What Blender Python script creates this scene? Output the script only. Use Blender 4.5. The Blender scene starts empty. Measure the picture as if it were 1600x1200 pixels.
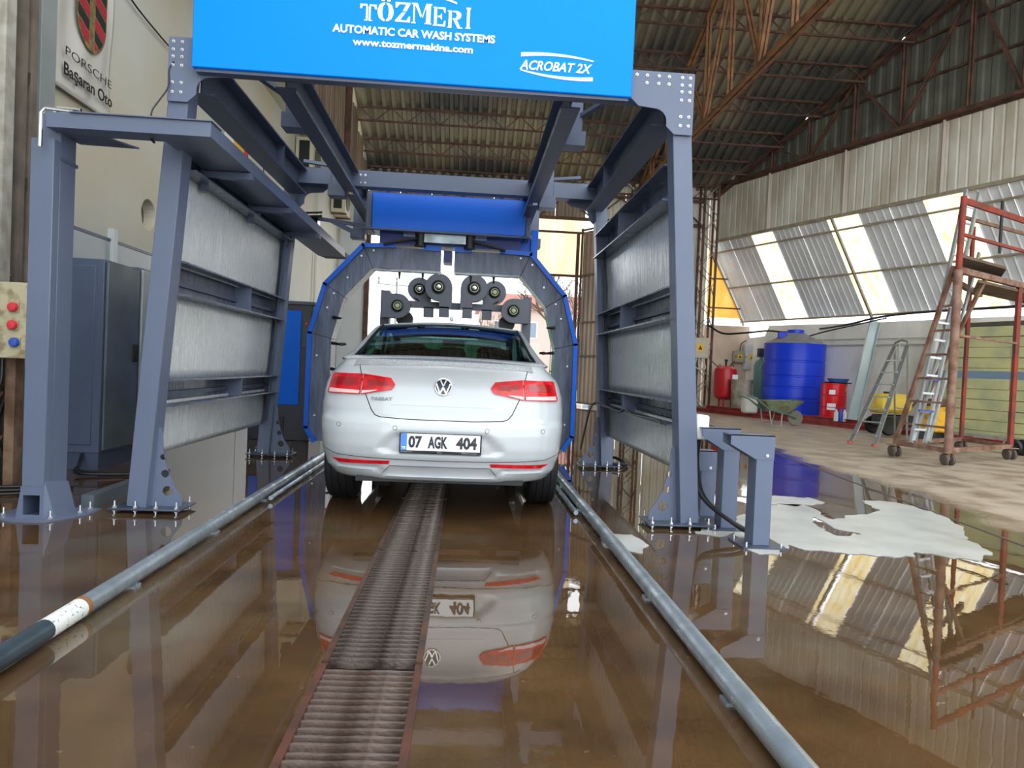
import bpy, bmesh, math, random
from math import sin, cos, pi, radians as Rd, hypot, sqrt
from mathutils import Vector as V, Matrix, noise
from mathutils.geometry import tessellate_polygon, delaunay_2d_cdt
random.seed(7)
sc = bpy.context.scene
col = sc.collection
# ------------------------------------------------------------------ camera, world, exposure
FPX, CAMH = 1100.0, 1.05
def cam_basis(yaw, pit, roll):
    f = V((sin(yaw)*cos(pit), cos(yaw)*cos(pit), -sin(pit)))
    r = V((cos(yaw), -sin(yaw), 0)); u = r.cross(f)
    return cos(roll)*r+sin(roll)*u, -sin(roll)*r+cos(roll)*u, f
CR, CU, CF = cam_basis(Rd(3.751945), Rd(1.295517), Rd(2.5))
CAM0 = V((0, 0, CAMH))
cd = bpy.data.cameras.new('camera'); cam = bpy.data.objects.new('camera', cd); col.objects.link(cam)
cd.sensor_width = 36; cd.lens = 36*FPX/1600; cd.clip_end = 400
cam.matrix_world = Matrix(((CR.x, CU.x, -CF.x, 0), (CR.y, CU.y, -CF.y, 0), (CR.z, CU.z, -CF.z, CAMH), (0, 0, 0, 1)))
sc.camera = cam
wd = bpy.data.worlds.new('overcast'); sc.world = wd; wd.use_nodes = True
bg = wd.node_tree.nodes['Background']; bg.inputs[0].default_value = (0.93, 0.97, 1.0, 1); bg.inputs[1].default_value = 3.1
sc.view_settings.view_transform = 'Standard'; sc.view_settings.look = 'None'
sc.view_settings.gamma = 1; sc.view_settings.use_curve_mapping = False
sc.view_settings.exposure = 0.15
try:
    sc.cycles.max_bounces = 10; sc.cycles.diffuse_bounces = 5; sc.cycles.glossy_bounces = 5
    sc.cycles.transparent_max_bounces = 12
except Exception: pass
# a place in the world from a picture point and one known coordinate
def ray(px, py): return CF+CR*((px-800)/FPX)+CU*((600-py)/FPX)
def G(px, py, z=0.0): d = ray(px, py); return CAM0+d*((z-CAMH)/d.z)
def AY(px, py, y): d = ray(px, py); return CAM0+d*(y/d.y)
def AX(px, py, x): d = ray(px, py); return CAM0+d*(x/d.x)
# ------------------------------------------------------------------ materials
def s2l(c):
    return tuple(((v/255)/12.92 if v/255 <= .04045 else ((v/255+.055)/1.055)**2.4) for v in c)
MATS = {}
def mat(name, rgb, rough=.5, metal=0., var=0., vscale=3., bump=0., bscale=30., rgb2=None, stretch=None,
        spec=.5, coat=0., rvar=0., thresh=None, lin=False):
    if name in MATS: return MATS[name]
    m = bpy.data.materials.new(name); m.use_nodes = True
    nt = m.node_tree; n = nt.nodes; l = nt.links; b = n['Principled BSDF']
    c = rgb if lin else s2l(rgb)
    b.inputs['Base Color'].default_value = (*c, 1); b.inputs['Roughness'].default_value = rough
    b.inputs['Metallic'].default_value = metal; b.inputs['Specular IOR Level'].default_value = spec
    b.inputs['Coat Weight'].default_value = coat; b.inputs['Coat Roughness'].default_value = .06
    tc = n.new('ShaderNodeTexCoord'); mp = n.new('ShaderNodeMapping'); l.new(tc.outputs['Object'], mp.inputs[0])
    if stretch: mp.inputs['Scale'].default_value = stretch
    if var or rgb2:
        nz = n.new('ShaderNodeTexNoise'); nz.inputs['Scale'].default_value = vscale; nz.inputs['Detail'].default_value = 6
        l.new(mp.outputs[0], nz.inputs['Vector'])
        cr = n.new('ShaderNodeValToRGB'); l.new(nz.outputs[0], cr.inputs[0])
        c2 = s2l(rgb2) if rgb2 else tuple(max(0, v*(1-var)) for v in c)
        lo, hi = thresh if thresh else (.35, .65)
        cr.color_ramp.elements[0].position = lo; cr.color_ramp.elements[0].color = (*c2, 1)
        cr.color_ramp.elements[1].position = hi; cr.color_ramp.elements[1].color = (*c, 1)
        l.new(cr.outputs[0], b.inputs['Base Color'])
        if rvar:
            mr = n.new('ShaderNodeMapRange'); l.new(nz.outputs[0], mr.inputs[0])
            mr.inputs[1].default_value = lo; mr.inputs[2].default_value = hi
            mr.inputs[3].default_value = min(1, rough+rvar); mr.inputs[4].default_value = rough
            l.new(mr.outputs[0], b.inputs['Roughness'])
    if bump:
        nb = n.new('ShaderNodeTexNoise'); nb.inputs['Scale'].default_value = bscale; nb.inputs['Detail'].default_value = 4
        l.new(mp.outputs[0], nb.inputs['Vector'])
        bp = n.new('ShaderNodeBump'); bp.inputs['Strength'].default_value = bump; bp.inputs['Distance'].default_value = .01
        l.new(nb.outputs[0], bp.inputs['Height']); l.new(bp.outputs[0], b.inputs['Normal'])
    MATS[name] = m
    return m
def translucent(name, rgb, rgb2, mixf=.7, scale=3., stretch=(1, 1, .25), th=(.35, .6)):
    m = mat(name, rgb, .5, 0, 0, scale, rgb2=rgb2, stretch=stretch, thresh=th)
    nt = m.node_tree; n = nt.nodes; l = nt.links; b = n['Principled BSDF']
    t = n.new('ShaderNodeBsdfTranslucent'); mx = n.new('ShaderNodeMixShader'); mx.inputs[0].default_value = mixf
    l.new(b.inputs['Base Color'].links[0].from_socket, t.inputs[0])
    l.new(b.outputs[0], mx.inputs[1]); l.new(t.outputs[0], mx.inputs[2]); l.new(mx.outputs[0], n['Material Output'].inputs[0])
    return m
def glass(name, tint, gl=.08):
    m = bpy.data.materials.new(name); m.use_nodes = True; nt = m.node_tree; n = nt.nodes; l = nt.links
    n.remove(n['Principled BSDF'])
    t = n.new('ShaderNodeBsdfTransparent'); t.inputs[0].default_value = (*tint, 1)
    g = n.new('ShaderNodeBsdfGlossy'); g.inputs['Roughness'].default_value = .02
    lw_ = n.new('ShaderNodeLayerWeight'); pw = n.new('ShaderNodeMath'); pw.operation = 'POWER'; pw.inputs[1].default_value = 4
    l.new(lw_.outputs['Facing'], pw.inputs[0]); f = n.new('ShaderNodeMath'); f.operation = 'MULTIPLY_ADD'; f.inputs[1].default_value = .75; f.inputs[2].default_value = gl
    l.new(pw.outputs[0], f.inputs[0]); mx = n.new('ShaderNodeMixShader')
    l.new(f.outputs[0], mx.inputs[0]); l.new(t.outputs[0], mx.inputs[1]); l.new(g.outputs[0], mx.inputs[2])
    l.new(mx.outputs[0], n['Material Output'].inputs[0]); MATS[name] = m
    return m
PAINT = mat('steel_paint', (94, 105, 128), .38, 0, .10, 1.2, .04, 60, spec=.45)
PAINTD = mat('steel_paint_dark', (76, 86, 110), .4, 0, .12, 2, spec=.45)
PAINTW = mat('steel_paint_dripping', (92, 104, 128), .25, 0, .45, 14, .25, 40, stretch=(1, 1, .2))
BLUE = mat('azure_panel', (0, 135, 255), .4, 0, .02, 1, spec=.12)
BLUE2 = mat('blue_panel', (8, 98, 214), .3, 0, .05, 1, spec=.45)
BLUE3 = mat('cabinet_blue', (0, 104, 224), .35, spec=.2)
WHITE = mat('white_print', (244, 248, 255), .4)
GALV = mat('galvanised', (176, 190, 196), .33, .85, .35, 6, .15, 25, rvar=.2)
GALVP = mat('galvanised_pipe', (190, 204, 212), .24, .7, .4, 7, .1, 30, rvar=.2)
SHEET = mat('wet_sheet', (228, 234, 235), .24, .25, .2, 9, .3, 9, stretch=(6, 6, .35), rvar=.12)
CHROME = mat('chrome', (225, 228, 232), .12, 1)
BOLT = mat('bolt_zinc', (225, 228, 230), .25, .8)
BLACK = mat('black_rubber', (16, 17, 20), .45)
BLACKG = mat('black_gloss', (10, 11, 14), .12)
RUST = mat('rusty_steel', (106, 74, 60), .75, 0, 0, 5, .2, 30, rgb2=(68, 50, 42))
RUSTO = mat('rusty_orange_primer', (146, 102, 64), .7, 0, 0, 5, .2, 30, rgb2=(106, 72, 48))
PRIMER = mat('red_primer', (168, 62, 58), .7, 0, 0, 4, .2, 30, rgb2=(128, 40, 38))
ROOFM = mat('old_roof_sheet', (150, 142, 120), .5, .15, 0, .3, .1, 20, rgb2=(84, 86, 84), thresh=(.42, .58))
WALLC = mat('cream_plaster', (204, 206, 198), .6, 0, 0, .5, .05, 6, rgb2=(198, 192, 172))
WALLW = mat('white_plaster_stained', (248, 248, 240), .85, 0, 0, .9, .2, 5, rgb2=(206, 204, 192), thresh=(.3, .55), stretch=(1, 1, .6))
CORR = mat('pale_corrugated', (226, 226, 214), .5, 0, 0, 1.5, .05, 10, rgb2=(188, 180, 160), stretch=(1, 1, .4))
CORRG = mat('grey_corrugated', (236, 239, 242), .5, 0, 0, 1.6, .05, 10, rgb2=(220, 224, 226))
CORRD = mat('dull_corrugated', (118, 122, 108), .6, .1, 0, 1.2, .05, 10, rgb2=(92, 92, 82))
CORRB = mat('brownish_corrugated', (150, 132, 112), .6, .1, 0, 1.4, .05, 10, rgb2=(116, 100, 84), stretch=(1, 1, .3))
STRIP = translucent('translucent_sheet', (255, 244, 208), (244, 216, 150), .8, 5)
STRIPO = translucent('amber_translucent_sheet', (252, 228, 172), (242, 196, 118), .75, 2, th=(.3, .7))
STRIPY = translucent('yellow_translucent_sheet', (255, 236, 196), (246, 212, 158), .72, 1.5)
CONC = mat('rough_concrete', (176, 174, 164), .9, 0, 0, 7, .5, 30, rgb2=(146, 142, 130))
# wet floor: brown screed under a water film, drier and paler to the right
def floor_mat():
    m = bpy.data.materials.new('wet_floor'); m.use_nodes = True; nt = m.node_tree; n = nt.nodes; l = nt.links
    b = n['Principled BSDF']; tc = n.new('ShaderNodeTexCoord'); P = tc.outputs['Object']
    def noi(s, d=6, vec=None, r=.55):
        q = n.new('ShaderNodeTexNoise'); q.inputs['Scale'].default_value = s; q.inputs['Detail'].default_value = d
        q.inputs['Roughness'].default_value = r; l.new(vec or P, q.inputs['Vector']); return q.outputs[0]
    def mth(op, a, c, cl=False):
        q = n.new('ShaderNodeMath'); q.operation = op; q.use_clamp = cl
        for i, v in enumerate((a, c)):
            if hasattr(v, 'links'): l.new(v, q.inputs[i])
            else: q.inputs[i].default_value = v
        return q.outputs[0]
    def rng(v, a, c, x=0., y=1.):
        q = n.new('ShaderNodeMapRange'); l.new(v, q.inputs[0]); q.interpolation_type = 'SMOOTHSTEP'
        for i, w_ in zip((1, 2, 3, 4), (a, c, x, y)): q.inputs[i].default_value = w_
        return q.outputs[0]
    def mixc(f, a, c):
        q = n.new('ShaderNodeMix'); q.data_type = 'RGBA'; l.new(f, q.inputs[0])
        for i, v in ((6, a), (7, c)):
            if hasattr(v, 'links'): l.new(v, q.inputs[i])
            else: q.inputs[i].default_value = (*s2l(v), 1)
        return q.outputs[2]
    sx = n.new('ShaderNodeSeparateXYZ'); l.new(P, sx.inputs[0])
    # distance to the right of the gutter line that runs beside the foam (X - .12 Y)
    side = mth('ADD', sx.outputs[0], mth('MULTIPLY', sx.outputs[1], -.12))
    big = noi(.55, 5); mid = noi(2.4, 6); fine = noi(28, 5)
    dry0 = rng(mth('ADD', side, mth('MULTIPLY', mth('SUBTRACT', big, .5), 1.2)), 3.3, 3.75)
    dry = mth('MULTIPLY', dry0, rng(mid, .34, .5, .6, 1.), True)
    brown = mixc(rng(mid, .3, .7), (66, 48, 31), (90, 67, 42))
    brown = mixc(rng(fine, .68, .78, 0., .5), brown, (156, 132, 104))
    brown = mixc(rng(noi(.9, 4), .5, .66, 0., .6), brown, (96, 88, 72))
    dryc = mixc(rng(mid, .35, .65), (150, 132, 112), (176, 162, 142))
    l.new(mixc(dry, brown, dryc), b.inputs['Base Color'])
    film = rng(noi(1.5, 6), .6, .75, .012, .05)
    rr = n.new('ShaderNodeMix'); l.new(dry, rr.inputs[0]); l.new(film, rr.inputs[2]); rr.inputs[3].default_value = .62
    l.new(rr.outputs[0], b.inputs['Roughness'])
    b.inputs['IOR'].default_value = 1.72; b.inputs['Specular IOR Level'].default_value = .6
    mp = n.new('ShaderNodeMapping'); mp.inputs['Scale'].default_value = (1, .55, 1); l.new(P, mp.inputs[0])
    w1 = noi(5, 3, mp.outputs[0]); w2 = noi(34, 4)
    # ripples where the water runs near the right rail
    h = mth('ADD', mth('MULTIPLY', w1, .35), mth('MULTIPLY', w2, rng(noi(.8, 3), .5, .68, .015, .12)))
    bp = n.new('ShaderNodeBump'); bp.inputs['Strength'].default_value = .13; bp.inputs['Distance'].default_value = .01
    l.new(h, bp.inputs['Height']); l.new(bp.outputs[0], b.inputs['Normal'])
    MATS['wet_floor'] = m
    return m
FLOOR = floor_mat()
# ------------------------------------------------------------------ mesh helpers
def frame(d, up=V((0, 0, 1))):
    d = d.normalized(); s = d.cross(up)
    if s.length < 1e-4: s = d.cross(V((0, 1, 0)))
    s.normalize(); return s, s.cross(d).normalized()
class MB:
    def __init__(s): s.v = []; s.f = []
    def add(s, vs, fs):
        o = len(s.v); s.v += [V(p) for p in vs]; s.f += [tuple(i+o for i in f) for f in fs]; return s
    def box(s, a, b):
        (x0, y0, z0), (x1, y1, z1) = a, b
        return s.add([(x0, y0, z0), (x1, y0, z0), (x1, y1, z0), (x0, y1, z0), (x0, y0, z1), (x1, y0, z1), (x1, y1, z1), (x0, y1, z1)],
                     [(0, 3, 2, 1), (4, 5, 6, 7), (0, 1, 5, 4), (1, 2, 6, 5), (2, 3, 7, 6), (3, 0, 4, 7)])
    def beam(s, p, q, w, h, up=(0, 0, 1)):
        return s.sweep([(-w/2, -h/2), (w/2, -h/2), (w/2, h/2), (-w/2, h/2)], p, q, up)
    def sweep(s, prof, p, q, up=(0, 0, 1)):
        p, q = V(p), V(q); a, u = frame(q-p, V(up)); n = len(prof)
        vs = [p+a*x+u*y for x, y in prof]+[q+a*x+u*y for x, y in prof]
        fs = [(i, (i+1) % n, n+(i+1) % n, n+i) for i in range(n)]
        tr = tessellate_polygon([[V((x, y, 0)) for x, y in prof]])
        fs += [tuple(t) for t in tr]+[tuple(i+n for i in reversed(t)) for t in tr]
        return s.add(vs, fs)
    def tube(s, pts, r, n=8, caps=True):
        pts = [V(p) for p in pts]; m = len(pts); rs = r if isinstance(r, (list, tuple)) else [r]*m
        vs = []; pa = None
        for i, p in enumerate(pts):
            d = (pts[min(i+1, m-1)]-pts[max(i-1, 0)])
            a, u = frame(d)
            if pa is not None:
                a2 = pa-d.normalized()*pa.dot(d.normalized())
                if a2.length > 1e-4: a = a2.normalized(); u = a.cross(d.normalized())
            pa = a
            vs += [p+(a*cos(2*pi*k/n)+u*sin(2*pi*k/n))*rs[i] for k in range(n)]
        fs = [(i*n+k, i*n+(k+1) % n, (i+1)*n+(k+1) % n, (i+1)*n+k) for i in range(m-1) for k in range(n)]
        if caps: fs += [tuple(range(n)), tuple((m-1)*n+k for k in reversed(range(n)))]
        return s.add(vs, fs)
    def lathe(s, prof, c, axis=(0, 0, 1), n=24):
        c = V(c); ax = V(axis).normalized(); a, u = frame(ax, V((0, 0, 1)) if abs(ax.z) < .9 else V((0, 1, 0)))
        vs = []; m = len(prof)
        for r, h in prof: vs += [c+ax*h+(a*cos(2*pi*k/n)+u*sin(2*pi*k/n))*max(r, 1e-4) for k in range(n)]
        fs = [(i*n+k, i*n+(k+1) % n, (i+1)*n+(k+1) % n, (i+1)*n+k) for i in range(m-1) for k in range(n)]
        fs += [tuple(range(n)), tuple((m-1)*n+k for k in reversed(range(n)))]
        return s.add(vs, fs)
    def cyl(s, p, q, r, n=12, r2=None):
        return s.tube([p, q], [r, r if r2 is None else r2], n)
    def plate(s, loops, o, a, b, t):
        """flat plate: 2D loops (first outer, others holes) in the frame o,a,b, thickness t along a x b"""
        o, a, b = V(o), V(a), V(b); nn = a.cross(b).normalized()*t
        L = [[V((x, y, 0)) for x, y in lp] for lp in loops]; flat = [p for lp in L for p in lp]; n = len(flat)
        tr = tessellate_polygon(L)
        vs = [o+a*p.x+b*p.y for p in flat]+[o+a*p.x+b*p.y+nn for p in flat]
        fs = [tuple(reversed(t_)) for t_ in tr]+[tuple(i+n for i in t_) for t_ in tr]
        k = 0
        for lp in L:
            m = len(lp); fs += [(k+i, k+(i+1) % m, n+k+(i+1) % m, n+k+i) for i in range(m)]; k += m
        return s.add(vs, fs)
    def grid(s, fn, nu, nv, flip=False):
        vs = [fn(i/nu, j/nv) for j in range(nv+1) for i in range(nu+1)]
        fs = []
        for j in range(nv):
            for i in range(nu):
                q = (j*(nu+1)+i, j*(nu+1)+i+1, (j+1)*(nu+1)+i+1, (j+1)*(nu+1)+i)
                fs.append(q[::-1] if flip else q)
        return s.add(vs, fs)
    def xf(s, M): s.v = [M @ p for p in s.v]; return s
    def mesh(s, name, m, smooth=True, ang=35, fix=True):
        me = bpy.data.meshes.new(name); me.from_pydata([tuple(p) for p in s.v], [], s.f); me.update()
        if fix:
            bm = bmesh.new(); bm.from_mesh(me); bmesh.ops.recalc_face_normals(bm, faces=bm.faces); bm.to_mesh(me); bm.free()
        if m: me.materials.append(m)
        if smooth:
            me.polygons.foreach_set('use_smooth', [True]*len(me.polygons))
            try: me.set_sharp_from_angle(angle=Rd(ang))
            except Exception: pass
        return me
    def build(s, name, m, parent=None, bevel=0, **k):
        return link(name, s.mesh(name, m, **k), parent, bevel)
ROOTM = {}
def link(name, me, parent=None, bevel=0):
    o = bpy.data.objects.new(name, me); col.objects.link(o)
    if parent:
        o.parent = parent
        if parent.name in ROOTM: o.matrix_parent_inverse = ROOTM[parent.name].inverted()
    if bevel:
        b = o.modifiers.new('bevel', 'BEVEL'); b.width = bevel; b.segments = 1; b.limit_method = 'ANGLE'; b.angle_limit = Rd(40)
    return o
def thing(name, label, cat, loc=(0, 0, 0), group=None):
    o = bpy.data.objects.new(name, None); col.objects.link(o); o.location = loc; o.empty_display_size = .1
    ROOTM[o.name] = Matrix.Translation(V(loc)); o['label'] = label; o['category'] = cat
    if group: o['group'] = group
    return o
def tag(o, label, cat, group=None, kind=None):
    o['label'] = label; o['category'] = cat
    if group: o['group'] = group
    if kind: o['kind'] = kind
    return o
def struct(o): o['kind'] = 'structure'; return o
def stuff(o): o['kind'] = 'stuff'; return o
def dup(root, loc, label=None, group=None, rotz=0):
    r = root.copy(); col.objects.link(r); r.location = loc; r.rotation_euler = (0, 0, rotz)
    if label: r['label'] = label
    if group: r['group'] = group
    def rec(a, b):
        for ch in list(a.children):
            c = ch.copy(); col.objects.link(c); c.parent = b; rec(ch, c)
    rec(root, r)
    return r
def circle(cx, cy, r, n=16): return [(cx+r*cos(2*pi*k/n), cy+r*sin(2*pi*k/n)) for k in range(n)]
def text_mb(txt, o, a, b, width, height, depth=.003, bold=0., shear=0., font_fit=True):
    """lettering as thin raised geometry: lower-left corner o, directions a (along) and b (up)"""
    cu = bpy.data.curves.new('t', 'FONT'); cu.body = txt; cu.size = 1; cu.offset = bold; cu.shear = shear; cu.resolution_u = 3
    ob = bpy.data.objects.new('t', cu); col.objects.link(ob)
    dg = bpy.context.evaluated_depsgraph_get(); me = bpy.data.meshes.new_from_object(ob.evaluated_get(dg))
    xs = [v.co.x for v in me.vertices]; ys = [v.co.y for v in me.vertices]
    x0, x1, y0, y1 = min(xs), max(xs), min(ys), max(ys)
    o, a, b = V(o), V(a).normalized(), V(b).normalized(); nn = a.cross(b).normalized()*depth
    sx, sy = width/(x1-x0), height/(y1-y0); mb = MB()
    vs = [o+a*((v.co.x-x0)*sx)+b*((v.co.y-y0)*sy)+nn for v in me.vertices]
    mb.add(vs, [tuple(p.vertices) for p in me.polygons])
    # side walls so that the letters have thickness
    ec = {}
    for p in me.polygons:
        vv = list(p.vertices)
        for i in range(len(vv)):
            e = (vv[i], vv[(i+1) % len(vv)]); k = tuple(sorted(e)); ec.setdefault(k, []).append(e)
    n = len(vs); mb.v += [v-nn for v in vs]
    mb.f += [(e[0][1], e[0][0], e[0][0]+n, e[0][1]+n) for e in ec.values() if len(e) == 1]
    bpy.data.objects.remove(ob); bpy.data.curves.remove(cu); bpy.data.meshes.remove(me)
    return mb
def corr(mb, o, u, v, pitch=.2, dep=.035, n=None, top=.35):
    """corrugated (trapezoid-rib) sheet: origin o, u across the ribs, v along them"""
    o, u, v = V(o), V(u), V(v); w_ = u.length; nn = u.cross(v).normalized()*dep; k = max(1, round(w_/pitch)); ps = []
    for i in range(k):
        b = i/k
        ps += [(b, 0), (b+(.5-top/2-.12)/k, 0), (b+(.5-top/2)/k, 1), (b+(.5+top/2)/k, 1), (b+(.5+top/2+.12)/k, 0)]
    ps.append((1, 0)); m = len(ps)
    vs = [o+u*a+nn*h for a, h in ps]+[o+u*a+nn*h+v for a, h in ps]
    return mb.add(vs, [(i, i+1, m+i+1, m+i) for i in range(m-1)])
# ================================================================== THE HALL
YB = 21.2                                   # back wall
XL = -3.9                                   # left wall
GDX, GDY = .9285, .3714                     # outward normal of the skewed right wall
def gx(y): return 7.5+.4*(YB-y)             # right wall line
def gp(y, z, off=0): return V((gx(y)+GDX*off, y+GDY*off, z))
def roofz(y): return 6.8+.41*(YB-y) if y > 9 else 11.8-.41*(9-y)
# floor with the drain pit left open
PX0, PX1, PY0, PY1 = -.46, -.11, .9, 9.6
fl = MB()
for a, b in (((-4.2, -6), (PX0, 22)), ((PX1, -6), (22, 22)), ((PX0, -6), (PX1, PY0)), ((PX0, PY1), (PX1, 22))):
    fl.box((a[0], a[1], -.3), (b[0], b[1], 0))
floor = struct(fl.build('floor', FLOOR, smooth=False))
pit = MB().box((PX0, PY0, -.5), (PX1, PY1, -.32)).build('drain_pit', mat('pit_muck', (40, 34, 28), .4), floor)
yard = MB().box((-40, 22, -.35), (60, 70, -.05)).box((-40, -40, -.35), (60, -6, -.05)).box((22, -6, -.35), (60, 22, -.05)).box((-40, -6, -.35), (-4.2, 22, -.05))
struct(yard.build('ground_outside', mat('yard_concrete', (206, 200, 190), .8, 0, .2, .4), smooth=False))
# shallow gutter joint in the floor on the right
kerb = MB().plate([[(0, 0), (.03, 0), (.03, .006), (0, .006)]], (3.70, 3.7, -.003), (1, -.12, 0), (0, 0, 1), -11)
# left wall : cream plaster above, smoother panels below, round hole
hole = circle(8.8, 2.7, .19, 24)
wl = MB().plate([[(-3, 0), (YB, 0), (YB, 6.0), (-3, 6.0)], hole[::-1]], (XL, 0, 0), (0, 1, 0), (0, 0, 1), -.14)
wall_l = struct(wl.build('wall_left', WALLC, smooth=False))
MB().box((XL-.3, 8.5, 2.4), (XL-.16, 9.1, 3.0)).build('hole_backing', CONC, wall_l, smooth=False)
for y0, y1 in ((-3, 5.5), (5.52, 7.86), (7.94, 12.2), (12.22, 16.6), (16.62, YB)):
    MB().box((XL, y0, .1), (XL+.03, y1, 2.22)).build('lower_panel', mat('panel_white', (172, 180, 182), .35, 0, .12, .8), wall_l, .004)
MB().box((XL, -3, 2.22), (XL+.035, YB, 2.25)).build('ledge', PAINTD, wall_l)
MB().box((XL, 7.86, .0), (XL+.07, 7.94, 2.36)).build('cover_strip', mat('strip_white', (200, 206, 206), .4), wall_l)
MB().box((XL-.02, 8.6, 6.0), (-3.12, YB, 6.04)).box((XL-.02, -3, 6.0), (-3.12, 8.6, 6.04)).build('soffit', WALLC, wall_l, smooth=False)
uw = struct(MB().beam((-3.2, -3, 6.05), (-3.2, YB, 6.05), .08, .1).build('wall_left_upper', RUST))
for k in range(24):
    y0 = -3+k*1.01; y1 = min(y0+1.0, YB)
    zt = min(roofz(y0), roofz(y1))
    corr(MB(), (-3.16, y1, 6.0), (0, y0-y1, 0), (0, 0, zt-6.0+.05), .25, .04).build('wall_sheet', CORRB, uw, smooth=False)
for y in (9.0, 13.2, 17.2):
    MB().box((-3.12, y-.07, 6), (-3.0, y+.07, roofz(y)-.1)).build('stanchion', RUST, uw)
# roof sheets, rib by rib, in two slopes
roof = struct(MB().beam((-3.3, 9, 11.82), (13, 9, 11.82), .3, .05).build('ceiling', RUST))
for k in range(21):
    x0 = -3.3+k*1.0; x1 = x0+1.0
    yb = YB+.45 if x0 < 7.2 else YB-(x0-7.4)/.4+.3
    if yb > 9.4:
        corr(MB(), (x0, yb, roofz(yb)), (1.0, 0, 0), (0, 9-yb, roofz(9.01)-roofz(yb)), .25, .07).build('roof_sheet', ROOFM, roof, smooth=False)
    yb = min(9, yb)
    corr(MB(), (x0, yb, roofz(yb)), (1.0, 0, 0), (0, 5-yb, roofz(5)-roofz(yb)), .25, .045).build('roof_sheet', ROOFM, roof, smooth=False)
# lattice purlins
ordw = ['lowest', 'second', 'third', 'fourth', 'fifth', 'sixth', 'seventh', 'eighth', 'ninth', 'tenth']
for k in range(10):
    y = YB-.15-1.13*k; z = roofz(y)-.07; x1 = min(gx(y), 40)-.1; x0 = -3.1
    t = thing('roof_purlin', f'rusty steel lattice purlin under the roof sheets, {ordw[k]} counting up from the back eave', 'roof beam', (x0, y, z), 'lattice purlins under the roof')
    MB().beam((x0, y, z), (x1, y, z), .07, .06).build('top_chord', RUST, t)
    MB().beam((x0, y, z-.36), (x1, y, z-.36), .05, .045).build('bottom_chord', RUST, t)
    zz = MB(); n = int((x1-x0)/.42)
    for i in range(n):
        a = x0+(x1-x0)*i/n; b = x0+(x1-x0)*(i+1)/n; s_ = i % 2
        zz.beam((a, y, z-.36*s_), (b, y, z-.36*(1-s_)), .022, .022)
    zz.build('lattice_web', RUST, t)
# main roof truss (bottom chord of two angles) and the one on the right gable
def angle2(mb, p, q, w=.07, gap=.03, up=(0, 0, 1)):
    p, q = V(p), V(q); a, u = frame(q-p, V(up))
    for s_ in (-1, 1): mb.beam(p+a*s_*(w/2+gap/2), q+a*s_*(w/2+gap/2), w, w*.9, up)
    return mb
def truss(pt, y_lo, y_hi, ys_low, ys_up, zb, label, m, group=None):
    t = thing('roof_truss', label, 'roof truss', pt(y_hi, zb))
    angle2(MB(), pt(y_lo, zb), pt(y_hi, zb), .08).build('bottom_chord', m, t)
    if y_lo < 9: angle2(MB(), pt(9, roofz(9.01)-.25), pt(y_hi, roofz(y_hi)-.25), .07).build('top_chord', m, t); angle2(MB(), pt(y_lo, roofz(y_lo)-.25), pt(9, 11.55), .07).build('top_chord', m, t)
    ys = sorted(set(ys_low+ys_up), reverse=True)
    for y in ys: angle2(MB(), pt(y, zb), pt(y, roofz(y)-.25), .045).build('web_post', m, t)
    for yl in ys_low:
        for yu in ys_up:
            if abs(yl-yu) < 1.7: angle2(MB(), pt(yl, zb), pt(yu, roofz(yu)-.25), .045).build('web_diagonal', m, t)
        MB().plate([[(-.16, -.06), (.16, -.06), (.1, .16), (-.1, .16)]], pt(yl, zb)+V((.01, 0, 0)), (pt(yl-1, zb)-pt(yl, zb)).normalized(), (0, 0, 1), .012).build('gusset', m, t)
    return t
truss(lambda y, z: V((5.0, y, z)), -3, YB, [18.3, 15.35, 12.4, 9.5, 6.5, 3.5, .5], [19.8, 16.8, 13.9, 11.1, 8.0, 5, 2], 6.6, 'rusty orange roof truss of double angles crossing the hall above the right side frame', RUSTO)
truss(lambda y, z: gp(y, z, -.12), -3, YB, [20.4, 18.0, 15.6, 13.2, 10.8, 8.4, 6], [19.15, 16.75, 14.2, 12, 9.6, 7.2], 6.85, 'rusty brown roof truss flat against the right gable above the pale cladding band', RUST)
# right wall : dark gable, pale band, slanted bay of sheets with translucent strips, low plastered wall
MB().beam(gp(YB+.3, 5.2, -.03), gp(-3, 5.2, -.03), .07, .08).build('band_rail', mat('pipe_beige', (178, 168, 148), .6, 0, .3, 4), None) if False else None
wr = struct(MB().beam(gp(YB+.3, 6.8), gp(-3, 6.8), .06, .06).beam(gp(YB+.3, 7.9, .04), gp(-3, 7.9, .04), .05, .05).beam(gp(18.3, 8.8, .04), gp(-3, 8.8, .04), .05, .05).build('wall_right', RUST))
y = YB+.35; k = 0
while y > -3:
    y1 = y-.84
    corr(MB(), gp(y, 5.25), gp(y1, 5.25)-gp(y, 5.25), (0, 0, 1.53), .21, .016, top=.7).build('band_sheet', CORR, wr, smooth=False)
    corr(MB(), gp(y, 6.78, .1), gp(y1, 6.78)-gp(y, 6.78), (0, 0, max(.1, roofz((y+y1)/2)-6.7)), .3, .03).build('gable_sheet', CORRD, wr, smooth=False)
    y = y1; k += 1
OFV = V((1.26, .1, -2.43))                  # down the slanted bay
def slant(y, s_=0.): return gp(y, 5.22)+OFV*s_
def slant_sheet(ya, yb, m, name):
    # narrow slivers with plain ribs
    corr(MB(), slant(ya), slant(yb)-slant(ya), OFV, .2, .018, top=.7).build(name, m, wr, smooth=False)
cuts = [(21.6, 19.94, 0), (19.94, 19.2, 1), (19.2, 17.51, 0), (17.51, 17.32, 1), (17.24, 16.66, 1), (16.66, 15.13, 0), (15.13, 14.25, 1), (14.25, 12.7, 0)]
y = 12.7
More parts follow.
